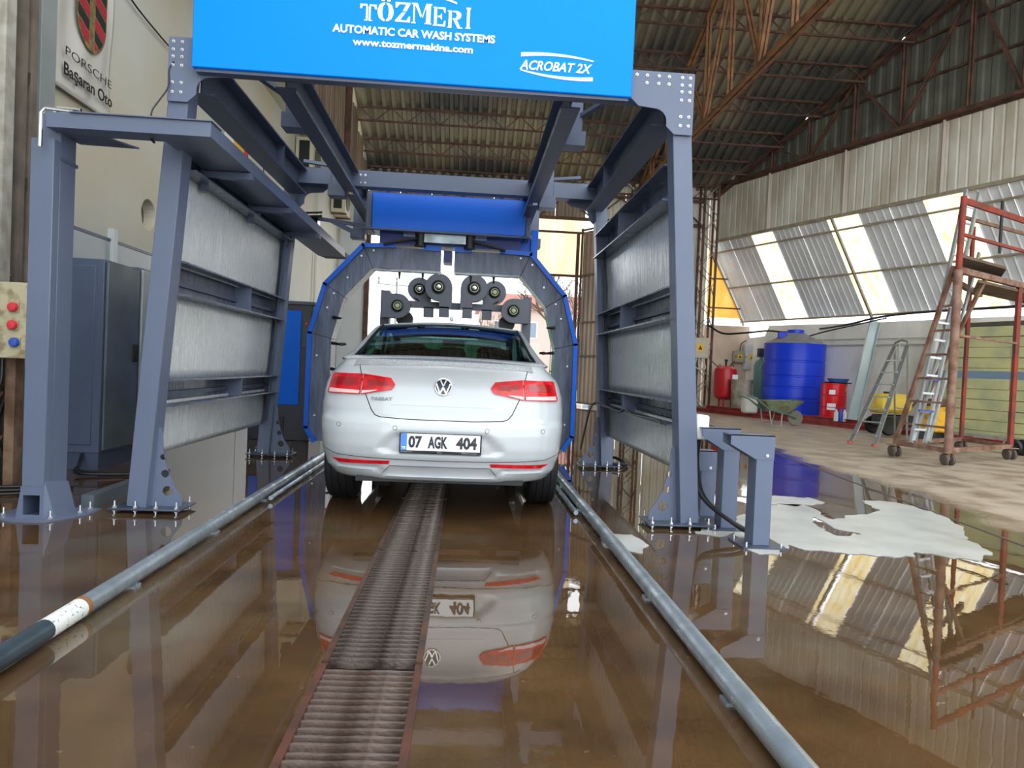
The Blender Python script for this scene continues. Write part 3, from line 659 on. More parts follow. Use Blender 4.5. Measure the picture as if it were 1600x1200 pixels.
# arm from the arch to the cable tray
MB().beam((AXC-1.55, YA-.05, 2.68), (AXC-.95, YA-.05, 2.62), .04, .04).beam((AXC-1.35, YA-.05, 2.66), (AXC-1.0, YA-.05, 2.5), .05, .05).build('tow_arm', PAINTD, ar)
MB().box((AXC-1.62, YA-.1, 2.5), (AXC-1.5, YA+.05, 2.68)).build('tow_carriage', BLACKG, ar)
MB().tube([(AXC-1.68, YA-.1, 2.72), (AXC-1.45, YA-.1, 2.74)], .012).tube([(AXC-1.68, YA-.1, 2.68), (AXC-1.45, YA-.1, 2.70)], .012).build('guide_roller', BLACK, ar)
# ================================================================== CABLE TRAY STAND ON THE LEFT
ct = thing('cable_tray_stand', 'blue-grey box post at the far left with a cable tray reaching along the left frame', 'cable tray', (-2.62, 4.55, 0))
LX0, LX1 = -2.665, -2.53
MB().box((LX0, 4.44, .2), (LX1, 4.51, 2.31)).box((LX0+.02, 4.51, .2), (LX1, 4.68, 2.46)).build('box_post', PAINT, ct, .004)
MB().box((LX0+.01, 4.505, 2.2), (LX1+.004, 4.70, 2.22)).build('post_joint', PAINTD, ct)
fo = MB().plate([[(LX0-.03, .012), (LX1, .012), (LX1, .205), (LX0, .205)], [(LX0+.012, .03), (LX0+.012, .15), (LX1-.025, .15), (LX1-.025, .03)]], (0, 4.44, 0), (1, 0, 0), (0, 0, 1), -.008)
fo.box((LX1-.008, 4.449, .012), (LX1, 4.68, .2)).box((LX0-.01, 4.672, .012), (LX1-.009, 4.68, .2)).box((LX0-.01, 4.449, .012), (LX0-.002, 4.671, .2))
stuff(fo.build('foot_box', PAINT, ct))
MB().add([(LX1, 4.44, .012), (LX1, 4.7, .012), (LX1, 4.7, .2), (LX1, 4.44, .24), (LX1+.05, 4.47, .012), (LX1+.05, 4.7, .012)], [(0, 4, 3), (4, 5, 2, 3), (0, 1, 5, 4)]).build('foot_gusset', PAINT, ct)
MB().plate([[(-2.86, 4.46), (-2.66, 4.36), (-2.48, 4.38), (-2.36, 4.62), (-2.36, 4.78), (-2.84, 4.78)]], (0, 0, 0), (1, 0, 0), (0, 1, 0), .012).build('base_plate', PAINT, ct)
for x, y in ((-2.8, 4.5), (-2.49, 4.44), (-2.41, 4.62), (-2.41, 4.74)):
    MB().cyl((x, y, .01), (x, y, .06), .006, 8).lathe([(.014, 0), (.014, .012)], (x, y, .012), (0, 0, 1), 6).build('anchor_bolt', BOLT, ct)
MB().box((-2.56, 4.40, 2.365), (-1.60, 4.56, 2.455)).box((-2.42, 4.385, 2.455), (-1.59, 4.57, 2.463)).build('tray_arm', PAINT, ct, .002)
MB().add([(LX1, 4.56, 2.36), (LX1+.26, 4.56, 2.36), (LX1, 4.72, 2.36), (LX1+.36, 4.74, 2.36), (LX1, 4.56, 2.37), (LX1+.26, 4.56, 2.37), (LX1, 4.72, 2.37), (LX1+.36, 4.74, 2.37)], [(0, 1, 3, 2), (6, 7, 5, 4), (0, 4, 5, 1), (1, 5, 7, 3), (3, 7, 6, 2), (2, 6, 4, 0)]).build('corner_web', PAINTD, ct)
TRX = -1.765
MB().sweep([(-.165, -.045), (.165, -.045), (.165, .045), (.158, .045), (.158, -.038), (-.158, -.038), (-.158, .045), (-.165, .045)], (TRX, 4.56, 2.41), (TRX, 9.1, 2.41)).build('cable_tray', PAINT, ct)
for i in range(14): MB().box((TRX-.16, 9.12+i*.03, 2.37+.002*i), (TRX+.16, 9.135+i*.03, 2.44)).build('chain_link', BLACK, ct)
for yy in (5.2, 6.3, 7.5):
    MB().beam((-1.93, yy, 2.335), (-1.58, yy, 2.335), .05, .045).build('tray_bracket', PAINTD, ct)
    MB().beam((-1.935, yy+.03, 2.22), (-1.935, yy+.03, 2.58), .04, .05).build('bracket_upright', PAINTD, ct)
MB().tube([(-2.575, 4.38, 2.24), (-2.575, 4.38, 2.44), (-2.56, 4.40, 2.475), (-2.42, 4.43, 2.475)], .012).tube([(-2.55, 4.47, 2.47), (-2.53, 4.47, 2.5), (-2.4, 4.48, 2.5)], .012).build('conduit', CHROME, ct)
MB().box((-2.50, 4.80, .0), (-2.42, 6.0, .09)).build('floor_duct', mat('duct_grey', (96, 104, 112), .4, .3), ct)
# ================================================================== THREE STUB STANDS ON THE RIGHT
def stand(xr, y, h, arm, label, first=False):
    t = thing('bracket_stand', label, 'bracket stand', (xr-.06, y, 0), 'bracket stands')
    MB().box((xr-.11, y-.0, .012), (xr, y+.13, h-.14)).build('leg', PAINT, t, .003)
    MB().plate([[(xr, h), (xr, h-.15), (xr-.115, h-.15), (xr-arm, h-.06), (xr-arm, h)]], (0, y-.004, 0), (1, 0, 0), (0, 0, 1), -.006).build('arm_plate', PAINT, t)
    MB().plate([[(xr, h), (xr, h-.15), (xr-.115, h-.15), (xr-arm, h-.06), (xr-arm, h)]], (0, y+.13, 0), (1, 0, 0), (0, 0, 1), -.006).build('arm_plate', PAINT, t)
    MB().box((xr-arm, y-.004, h-.006), (xr, y+.136, h)).build('arm_top', PAINT, t)
    MB().box((xr-.006, y, h-.15), (xr, y+.13, h)).build('arm_end', PAINT, t)
    MB().box((xr-.19, y-.06, 0), (xr+.09, y+.2, .012)).build('base_plate', mat('plate_dark', (70, 78, 96)), t)
    for dx, dy in ((-.16, -.03), (.06, -.03), (-.16, .17), (.06, .17)): MB().cyl((xr+dx, y+dy, .01), (xr+dx, y+dy, .04), .007, 8).build('anchor_bolt', BOLT, t)
    bm_ = MB(); bolt(bm_, (xr-.045, y-.005, h-.125), (0, -1, 0), .007, .006); bm_.build('bolt', BOLT, t)
stand(1.93, 4.25, .70, .28, 'tall blue-grey bracket stand nearest the camera, at the edge of the foam')
stand(1.90, 4.72, .70, .27, 'tall blue-grey bracket stand in the middle of the three, behind the nearest one')
stand(1.88, 5.1, .50, .24, 'short blue-grey bracket stand right beside the right front post')
for k, pts in enumerate(([(1.66, 4.9, .62), (1.65, 4.9, .42), (1.66, 4.75, .22), (1.78, 4.45, .10), (1.94, 4.38, .03), (1.99, 4.42, .02), (1.93, 4.48, .015)],
            [(1.68, 4.92, .62), (1.675, 4.92, .42), (1.70, 4.8, .2), (1.83, 4.5, .07), (1.98, 4.46, .02)],
            [(1.64, 4.93, .62), (1.635, 4.93, .35), (1.66, 4.92, .15), (1.68, 4.95, .05), (1.60, 4.99, .02)])):
    cable('black_cable', pts, .014, BLACK, ['thick black cable running from the junction box to the nearest bracket stand', 'black cable sagging beside the thick one to the foot of the nearest stand', 'black cable looping back to the floor at the right front post'][k])
cable('black_cable', [(1.27, 7.55, .2), (1.34, 7.5, .62), (1.40, 7.45, .72), (1.41, 6.9, .71), (1.42, 6.4, .69), (1.43, 6.2, .73), (1.43, 5.9, .70), (1.43, 5.2, .71), (1.42, 4.99, .70)], .01, BLACK, 'thin black cable lying along the lower rail of the right frame')
cable('black_cable', [(1.50, 7.9, .02), (1.75, 8.1, .06), (1.85, 7.8, .02), (1.7, 7.6, .05), (1.55, 7.7, .02)], .016, BLACK, 'coiled black cable on the floor by the right back post')
# ================================================================== THE CAR
CX, CY = -.148, 4.6
CP = mat('car_white', (184, 191, 196), .16, 0, .04, 1.5, spec=.5, coat=.5)
CPW = mat('car_white_wet_dirt', (160, 165, 168), .3, 0, 0, 160, .2, 150, rgb2=(126, 130, 133), thresh=(.4, .6))
CRED = mat('lamp_red', (214, 10, 28), .15, 0, 0, 18, coat=.3, rgb2=(178, 4, 20), thresh=(.4, .6))
CREDD = mat('lamp_red_dark', (150, 8, 20), .15, coat=.8)
CLAMP = mat('lamp_pale', (232, 196, 196), .15, coat=.6)
CBLK = mat('seam_black', (14, 14, 16), .6)
car = thing('car', 'white four-door saloon car seen from behind under the wash arch', 'car', (CX, CY+2.4, 0))
def itp(x, xs, ys):
    if x <= xs[0]: return ys[0]
    for i in range(len(xs)-1):
        if x <= xs[i+1]:
            t = (x-xs[i])/(xs[i+1]-xs[i]); return ys[i]+(ys[i+1]-ys[i])*t
    return ys[-1]
def sm(t): t = max(0, min(1, t)); return t*t*(3-2*t)
CZ = [.22, .27, .30, .34, .40, .44, .50, .60, .655, .68, .70, .76, .80, .86, .90, .95, 1.0, 1.03, 1.055, 1.07]
CB = [.20, .12, .085, .055, .04, .015, .0, .0, .012, .035, .05, .062, .075, .085, .088, .082, .066, .052, .052, .075]
def wz(z): return .944*itp(z, [.22, .27, .34, .42, .50, .60, .75, .85, .92, .97, 1.01, 1.05, 1.08], [.76, .81, .86, .885, .895, .905, .915, .905, .885, .855, .81, .765, .74])
def seg_in(x, z, poly):
    """signed inside distance to a convex polygon (counter-clockwise)"""
    d = 9
    for i in range(len(poly)):
        a, b = poly[i], poly[(i+1) % len(poly)]; ex, ez = b[0]-a[0], b[1]-a[1]; L = hypot(ex, ez)
        d = min(d, (ex*(z-a[1])-ez*(x-a[0]))/L)
    return d
REC = [(-.34, .452), (.34, .452), (.43, .485), (.30, .612), (-.30, .612), (-.43, .485)]
LOW = [(-.42, .30), (.42, .30), (.33, .375), (-.33, .375)]
def rec(x, z):
    r = .028*sm(seg_in(x, z, REC)/.022)
    r += .018*sm(seg_in(x, z, LOW)/.02)
    ax = abs(x); r += .02*sm(seg_in(ax, z, [(.36, .33), (.70, .345), (.72, .375), (.40, .375)])/.015)
    return r
PEX, RC = 3.0, .56
def back_s(x, z):
    """distance of the rear skin from the rear plane"""
    k = min(.9999, abs(x)/wz(z)); return itp(z, CZ, CB)+RC*(1-(1-k**PEX)**(1/PEX))+rec(x, z)
def P_(x, z, off=0.):
    """a point on the rear skin in the world, pushed out by off along the normal"""
    e = .006; s = back_s(x, z)
    n = V((back_s(x+e, z)-back_s(x-e, z), -2*e, back_s(x, z+e)-back_s(x, z-e))).normalized()
    p = V((CX+x, CY+s, z)); return p+n*off
# lower body: plan outlines stacked in height (rear skin, sides, nose)
def outline(z):
    w_ = wz(z); pts = []; N = 84
    for i in range(N+1):
        t = -1+2*i/N
        a = pi/2*t; k = math.copysign(abs(sin(a))**.9, a) if False else t
        x = w_*max(-1, min(1, math.copysign(1-(1-abs(k))**1.7, k)))
        pts.append((x, back_s(x, z) if abs(x) < w_*.9999 else itp(z, CZ, CB)+RC))
    zt = itp(z, [.22, .6, .9, 1.07], [1, 1, 1, 1])
    side = [.75, .95, 1.2, 1.5, 1.9, 2.4, 2.9, 3.3, 3.7, 4.0]
    fl_ = [(w_*itp(s, [.75, 2.6, 3.9, 4.2], [1, 1.0, .985, .97]), s) for s in side]
    nose = itp(z, [.22, .5, .8, 1.07], [4.62, 4.77, 4.72, 4.3])
    fr = []
    for i in range(1, 12):
        q = i/12*pi; fr.append((w_*.97*math.copysign(abs(cos(q))**.7, cos(q)), 4.0+(nose-4.0)*abs(sin(q))**.6))
    return pts+fl_+fr+[(-x, s) for x, s in fl_[::-1]]
def topz(s, z):
    # the bonnet falls towards the nose
    return z
levels = [.272, .285, .30, .32, .34, .355, .37, .385, .40, .42, .44, .455, .47, .485, .50, .53, .56, .585, .605, .62, .64, .655, .67, .68, .70, .73, .76, .80, .84, .88, .91, .94, .97, .99, 1.01, 1.03, 1.045, 1.06, 1.07]
bd = MB(); L0 = None; vs = []; nl = None
for z in levels:
    o_ = outline(z); nl = len(o_)
    for (x, s) in o_:
        # deck slopes up a little towards the glass; bonnet drops at the front
        zz = z
        if s > 3.1: zz = z-(z-.22)/.85*.16*sm((s-3.1)/1.4)
        vs.append((CX+x, CY+s, zz))
fs = [(j*nl+i, j*nl+(i+1) % nl, (j+1)*nl+(i+1) % nl, (j+1)*nl+i) for j in range(len(levels)-1) for i in range(nl)]
bd.add(vs, fs); bd.f.append(tuple(range(nl)))
# deck and bonnet cap as strips between left and right of the last outline
lastb = (len(levels)-1)*nl
top = [vs[lastb+i] for i in range(nl)]
cc = len(bd.v); 
rings = [top]
for q in (.93, .8, .55, .28):
    rg = []
    for p in top:
        s = p[1]-CY; dx = (p[0]-CX)
        z = p[2]+.03*(1-q**2)
        rg.append((CX+dx*q, CY+(s-2.3)*(1-(1-q)*.35)+2.3 if False else CY+s+(2.3-s)*(1-q)*(.22 if s < 1.2 else .22), z))
    rings.append(rg)
prev = lastb
for rg in rings[1:]:
    base = len(bd.v); bd.v += [V(p) for p in rg]
    bd.f += [(prev+i, prev+(i+1) % nl, base+(i+1) % nl, base+i) for i in range(nl)]; prev = base
bd.f.append(tuple(prev+i for i in range(nl)))
bod = bd.build('body_shell', CP, None, ang=50)
# wheel arches cut out
cut = MB()
AXR, AXF, WR = CY+.93, CY+3.72, .335
for yy in (AXR, AXF): cut.cyl((CX-1.1, yy, .34), (CX-.6, yy, .34), .385, 40).cyl((CX+.6, yy, .34), (CX+1.1, yy, .34), .385, 40)
co = cut.build('cutter', CBLK)
bmod = bod.modifiers.new('b', 'BOOLEAN'); bmod.object = co; bmod.operation = 'DIFFERENCE'; bmod.solver = 'FAST'
dg = bpy.context.evaluated_depsgraph_get(); nm = bpy.data.meshes.new_from_object(bod.evaluated_get(dg))
bpy.data.objects.remove(bod); cm = co.data; bpy.data.objects.remove(co); bpy.data.meshes.remove(cm)
bod = link('body_shell', nm, car)
def skin(poly, off, th, name, m, parent=car, step=.02, zfix=None, smooth=True, hole=None):
    """panel lying on the rear skin: outline in (x,z), interior points added so that it follows the curve"""
    pts = []
    n = len(poly)
    for i in range(n):
        a, b = poly[i], poly[(i+1) % n]; L = hypot(b[0]-a[0], b[1]-a[1]); k = max(1, int(L/step))
        pts += [(a[0]+(b[0]-a[0])*j/k, a[1]+(b[1]-a[1])*j/k) for j in range(k)]
    nb = len(pts); xs = [p[0] for p in poly]; zs = [p[1] for p in poly]
    def ins(x, z):
        c = False
        for i in range(nb):
            a, b = pts[i], pts[(i+1) % nb]
            if (a[1] > z) != (b[1] > z) and x < (b[0]-a[0])*(z-a[1])/(b[1]-a[1])+a[0]: c = not c
        return c
    x = min(xs)+step/2
    inner = []
    while x < max(xs):
        z = min(zs)+step/2
        while z < max(zs):
            if ins(x, z) and min(hypot(x-p[0], z-p[1]) for p in pts[:nb]) > step*.45: inner.append((x, z))
            z += step
        x += step
    allp = [V(p) for p in pts+inner]
    r = delaunay_2d_cdt(allp, [(i, (i+1) % nb) for i in range(nb)], [], 1, 1e-6)
    co_, fc = r[0], r[2]
    k = len(co_); mb = MB()
    mb.v = [P_(p.x, p.y, off+th) for p in co_]+[P_(p.x, p.y, off-.002) for p in co_]
    mb.f = [tuple(f) for f in fc]+[tuple(i+k for i in reversed(f)) for f in fc]
    ec = {}
    for f in fc:
        for i in range(len(f)):
            e = (f[i], f[(i+1) % len(f)]); ec.setdefault(tuple(sorted(e)), []).append(e)
    mb.f += [(e[0][1], e[0][0], e[0][0]+k, e[0][1]+k) for e in ec.values() if len(e) == 1]
    return mb.build(name, m, parent, ang=40)
def seam(path, name='seam', r=.0022, parent=car):
    pts = []
    for i in range(len(path)-1):
        a, b = path[i], path[i+1]; k = max(1, int(hypot(b[0]-a[0], b[1]-a[1])/.02))
        pts += [P_(a[0]+(b[0]-a[0])*j/k, a[1]+(b[1]-a[1])*j/k, .0004) for j in range(k)]
    pts.append(P_(path[-1][0], path[-1][1], .0004))
    return MB().tube(pts, r, 5).build(name, CBLK, parent)
hw = .565                                  # boot lid outline
LID = [(-hw, 1.055), (-hw+.022, .95), (-hw+.05, .84), (-hw+.10, .735), (-hw+.125, .705), (-hw+.16, .692), (-.2, .684), (.2, .684), (hw-.16, .692), (hw-.125, .705), (hw-.10, .735), (hw-.05, .84), (hw-.022, .95), (hw, 1.055)]
seam(LID, 'boot_seam', .003)
seam([(-.82, .465), (-.70, .432), (-.5, .424), (0, .418), (.5, .424), (.70, .432), (.82, .465)], 'bumper_seam', .002)
seam([(-.395, .30), (-.33, .375), (.33, .375), (.395, .30)], 'bumper_seam', .0015)
# lip of the boot lid, dulled by droplets
skin([(-.60, 1.022), (-.56, 1.03), (0, 1.045), (.56, 1.03), (.60, 1.022), (.585, 1.066), (0, 1.069), (-.585, 1.066)], .001, .004, 'boot_lip', CPW)
# lamps
for sx in (-1, 1):
    def mir(pl): return [(sx*x, z) for x, z in pl] if sx > 0 else [(-x, z) for x, z in pl][::-1]
    jx = .531
    outer = mir([(.552, .832), (.782, .829), (.786, .845), (.756, .958), (.745, .966), (.535, .972)]); inner = mir([(.335, .876), (.345, .870), (.543, .832), (.526, .972), (.345, .952), (.318, .912), (.318, .90)])
    lo = skin(outer, .0, .010, 'tail_lamp', CRED); li = skin(inner, .0, .010, 'tail_lamp', CRED)
    skin(mir([(.556, .838), (.774, .836), (.768, .862), (.552, .858)]), .010, .002, 'reversing_strip', CLAMP, lo)
    skin(mir([(.45, .858), (.538, .838), (.535, .858), (.43, .868)]), .010, .002, 'reversing_strip', CLAMP, li)
    skin(mir([(.57, .89), (.75, .888), (.738, .94), (.565, .944)]), .010, .0015, 'lamp_inner', CREDD, lo)
    skin(mir([(.36, .90), (.50, .885), (.50, .94), (.37, .93)]), .010, .0015, 'lamp_inner', CREDD, li)
    skin(mir([(.335, .385), (.68, .375), (.735, .398), (.33, .408)]), .0, .004, 'reflector', CRED)
    # parking sensors
    for x, z in ((.30, .628), (.68, .63)):
        p = P_(sx*x, z); q = P_(sx*x, z, .002)
        MB().cyl(p, q, .012, 16).build('parking_sensor', mat('sensor_white', (188, 194, 196), .3), car)
        MB().tube([P_(sx*x+.0135*cos(a_*pi/8), z+.0135*sin(a_*pi/8), .001) for a_ in range(17)], .0012, 5).build('sensor_ring', CBLK, car)
# crease of light below the badge
skin([(-.34, .775), (.34, .775), (.345, .83), (-.335, .83)], .001, .0008, 'lid_crease', CP)
# round badge with two letters
bdg = MB(); cx_, cz_ = 0.0, .905
def ringtube(r, t, off=.004): return [P_(cx_+r*cos(2*pi*k/28), cz_+r*sin(2*pi*k/28), off) for k in range(29)]
o_ = MB().tube(ringtube(.055, 0), .0055, 8).build('badge_ring', CHROME, car)
skin([(cx_+.051*cos(2*pi*k/24), cz_+.051*sin(2*pi*k/24)) for k in range(24)], .0005, .002, 'badge_disc', mat('badge_dark', (60, 66, 74), .2, .5), car, step=.015)
vw = MB()
for a, b in (((-.019, .046), (0, .004)), ((.019, .046), (0, .004)), ((-.046, .022), (-.021, -.045)), ((-.021, -.045), (0, -.004)), ((0, -.004), (.021, -.045)), ((.021, -.045), (.046, .022))):
    vw.beam(P_(cx_+a[0], cz_+a[1], .004), P_(cx_+b[0], cz_+b[1], .004), .0085, .005, (0, 1, 0))
stuff(vw.build('badge_letters', CHROME, car))
pp = P_(-.47, .806); text_mb('PASSAT', (CX-.47, CY+back_s(-.42, .81)-.004, .80), (1, -.06, 0), (0, 0, 1), .14, .022, bold=.02).build('model_lettering', mat('dull_chrome', (120, 128, 134), .3, .7), car, smooth=False)
# number plate
yp = CY+.028-.012
pl = MB().box((CX-.268, yp-.012, .468), (CX+.268, yp+.03, .60)).build('plate_holder', BLACKG, car, .004)
MB().box((CX-.258, yp-.015, .487), (CX+.258, yp-.008, .596)).build('number_plate', mat('plate_white', (236, 240, 242), .3), pl)
MB().box((CX-.2575, yp-.0165, .4875), (CX-.218, yp-.009, .5955)).build('blue_band', mat('plate_blue', (70, 130, 220), .3), pl)
text_mb('TR', (CX-.252, yp-.0165, .496), ux, uz, .028, .016, .001, bold=.02).build('country_code', WHITE, pl, smooth=False)
INK = mat('plate_ink', (34, 34, 44), .4)
for tx, x, w_ in (('07', -.208, .088), ('AGK', -.082, .128), ('404', .102, .135)):
    text_mb(tx, (CX+x, yp-.0165, .503), ux, uz, w_, .080, .0012, bold=.04).build('number', INK, pl, smooth=False)
for tx, x, w_ in (('Başaran', -.255, .07), ('Oto', -.02, .035), ('Otomotiv', .14, .10)):
    text_mb(tx, (CX+x, yp-.013, .473), ux, uz, w_, .009, .001).build('holder_lettering', mat('faint_print', (150, 155, 165), .4), pl, smooth=False)
# underside and tow panel
MB().box((CX-.60, CY+.45, .22), (CX+.60, CY+4.4, .30)).build('underbody', CBLK, car)
MB().box((CX-.56, CY+.14, .255), (CX+.56, CY+.25, .285)).build('bumper_lower_edge', BLACK, car)
for x in (-.45, .3): MB().tube([(CX+x, CY+.3, .235), (CX+x+.1, CY+.25, .235)], .03, 10).build('exhaust', CBLK, car)
MB().tube([(CX-.62, AXR, .3), (CX+.62, AXR, .3)], .04, 8).build('rear_axle', CBLK, car)
# wheels
TY = mat('tyre_rubber', (20, 22, 26), .55, 0, 0, 30, .5, 60)
for yy in (AXR, AXF):
    for sx in (-1, 1):
        xo = CX+sx*.87; xi = CX+sx*.645
        pr = [(.21, 0), (.30, .0), (.325, .012), (.335, .03)]
        for g in (.055, .105, .155): pr += [(.335, g), (.328, g+.002), (.328, g+.010), (.335, g+.012)]
        pr += [(.335, .19), (.325, .208), (.30, .22), (.21, .22)]
        wl_ = MB().lathe(pr, (xi, yy, .335), (sx, 0, 0), 48).build('tyre', TY, car)
        MB().lathe([(.04, .16), (.07, .2), (.19, .205), (.205, .215), (.215, .215), (.215, .01), (.04, .02)], (xi, yy, .335), (sx, 0, 0), 32).build('rim', mat('alloy', (150, 154, 160), .3, .7), wl_)
# greenhouse : stations along the car
#        s     belt w  belt z  roof w   roof z (edge)  crown
ST = [(.40, .735, 1.06, .715, 1.075, .012), (.46, .735, 1.062, .70, 1.095, .018), (.62, .745, 1.06, .665, 1.165, .022), (.80, .755, 1.055, .645, 1.235, .026), (1.0, .765, 1.05, .628, 1.30, .03), (1.18, .772, 1.045, .615, 1.352, .032),
      (1.30, .775, 1.04, .608, 1.378, .034), (1.55, .78, 1.03, .60, 1.405, .04), (2.0, .785, 1.0, .60, 1.42, .045), (2.5, .79, .99, .60, 1.405, .045), (2.85, .79, .97, .61, 1.35, .04), (3.2, .79, .95, .64, 1.20, .03), (3.62, .79, .93, .70, .96, .02)]
KG = .925                                   # where the glass starts across the top
def gsec(st):
    s, bw, bz, rw, rz, cr_ = st; pts = [(bw, bz), (bw*.35+rw*.65+.022, bz+(rz-bz)*.55), (rw+.012, rz-.035*min(1, (rz-bz)/.2)), (rw-.012, rz)]
    for k in (KG, .8, .6, .4, .2, 0): pts.append((rw*k*.985, rz+cr_*(1-k*k)))
    return pts
gl_b, gl_g, gl_l = MB(), MB(), MB()
def sec3(st): 
    h = gsec(st); P = [(x, z) for x, z in h]+[(-x, z) for x, z in h[::-1][1:]]
    return [V((CX+x, CY+st[0], z)) for x, z in P]
ST = [(a, b*.955 if a > .9 else b*.94, c, d, 1.075+(e-1.075)*.92 if e > 1.075 else e, f) for a, b, c, d, e, f in ST]
NS = len(gsec(ST[0])); secs3 = [sec3(s) for s in ST]; M_ = len(secs3[0])
for k in range(len(ST)-1):
    for i in range(M_-1):
        q = [secs3[k][i], secs3[k+1][i], secs3[k+1][i+1], secs3[k][i+1]]
        topi = 4 <= i < M_-5
        s0, s1 = ST[k][0], ST[k+1][0]
        side = i in (0, 1, M_-2, M_-3) and 1.0 <= s0 and s1 <= 3.2 and not (s0 == 2.0)
        side = i in (0, 1, M_-2, M_-3) and 1.18 <= s0 and s1 <= 3.2
        if topi and ((s0 >= .46 and s1 <= 1.30) or s0 >= 2.85): gl_g.add(q, [(0, 1, 2, 3)])
        elif side: gl_g.add(q, [(0, 1, 2, 3)])
        else: gl_b.add(q, [(0, 1, 2, 3)])
def weld(mb):
    me = mb.mesh('x', None, smooth=False, fix=False); bm = bmesh.new(); bm.from_mesh(me); bmesh.ops.remove_doubles(bm, verts=bm.verts, dist=1e-4)
    bmesh.ops.recalc_face_normals(bm, faces=bm.faces)
    r = MB(); r.v = [v.co.copy() for v in bm.verts]; bm.verts.index_update(); r.f = [tuple(v.index for v in f.verts) for f in bm.faces]; bm.free(); bpy.data.meshes.remove(me); return r
gb = weld(gl_b).build('roof_and_pillars', CPW, car, ang=45)
md = gb.modifiers.new('s', 'SOLIDIFY'); md.thickness = .02; md.offset = -1
gg = weld(gl_g).build('window_glass', glass('car_glass', (.24, .37, .36)), car, ang=45)
# black band round the rear window
rwp = []
for st in ST[1:7]:
    g = gsec(st); rwp.append(V((CX+g[4][0], CY+st[0], g[4][1]+.002)))
rwl = [V((2*CX-p.x, p.y, p.z)) for p in rwp]
MB().tube(rwp, .008, 6).build('window_seal', CBLK, car); MB().tube(rwl, .008, 6).build('window_seal', CBLK, car)
# cabin
DK = mat('cabin_dark', (18, 18, 22), .8)
MB().box((CX-.66, CY+.5, 1.0), (CX+.66, CY+1.25, 1.03)).build('parcel_shelf', DK, car)
MB().box((CX-.68, CY+1.2, .5), (CX+.68, CY+1.32, 1.06)).build('rear_seat', DK, car)
for x, z in ((-.36, 1.05), (.02, 1.05), (.40, 1.05)):
    MB().lathe([(.0, -.02), (.10, 0), (.125, .05), (.12, .12), (.09, .155), (0, .165)], (CX+x, CY+1.27, z-.01), (0, 0, 1), 14).xf(Matrix.Identity(4)).build('headrest', DK, car)
for x in (-.37, .37):
    MB().box((CX+x-.26, CY+2.15, .4), (CX+x+.26, CY+2.28, 1.12 if x > 0 else 1.2)).build('front_seat', DK, car, .03)
    MB().box((CX+x-.13, CY+2.17, 1.05), (CX+x+.13, CY+2.27, 1.245)).build('headrest', DK, car, .04)
MB().box((CX-.7, CY+3.2, .6), (CX+.7, CY+3.6, .95)).build('dashboard', DK, car)
MB().box((CX-.56, CY+1.4, 1.345), (CX+.56, CY+2.9, 1.355)).build('headliner', DK, car)
for sx in (-1, 1): MB().beam((CX+sx*.70, CY+1.9, .93), (CX+sx*.70, CY+3.1, .9), .02, .5, (0, 0, 1)).build('door_trim', DK, car)
MB().box((CX-.12, CY+3.0, 1.26), (CX+.12, CY+3.02, 1.32)).build('rear_view_mirror', DK, car)
for sx in (-1, 1):
    MB().beam((CX+sx*.66, CY+1.98, .95), (CX+sx*.60, CY+1.98, 1.37), .02, .09, (0, 1, 0)).build('door_pillar', CBLK, car)
    MB().lathe([(.0, 0), (.055, .01), (.075, .05), (.07, .11), (.03, .15), (0, .155)], (CX+sx*.80, CY+2.85, 1.0), (sx, 0, .1), 14).build('door_mirror', CP, car)
    MB().beam((CX+sx*.74, CY+2.84, .98), (CX+sx*.83, CY+2.84, 1.0), .04, .03).build('mirror_arm', CBLK, car)
    for s_ in (1.45, 2.55):
        MB().box((CX+sx*.912-.008, CY+s_, .80), (CX+sx*.912+.008, CY+s_+.18, .825)).build('door_handle', CP, car)
    for s_ in (1.32, 2.1, 3.15):
        MB().tube([(CX+sx*(wz(z)*1.0+.0005), CY+s_+(.25*(z-.3) if s_ < 1.4 else 0), z) for z in (.34, .5, .7, .85, .95)], .003, 5).build('door_seam', CBLK, car)
MB().box((CX-.015, CY+1.5, 1.435), (CX+.015, CY+1.62, 1.47)).build('roof_antenna', CP, car, .008)
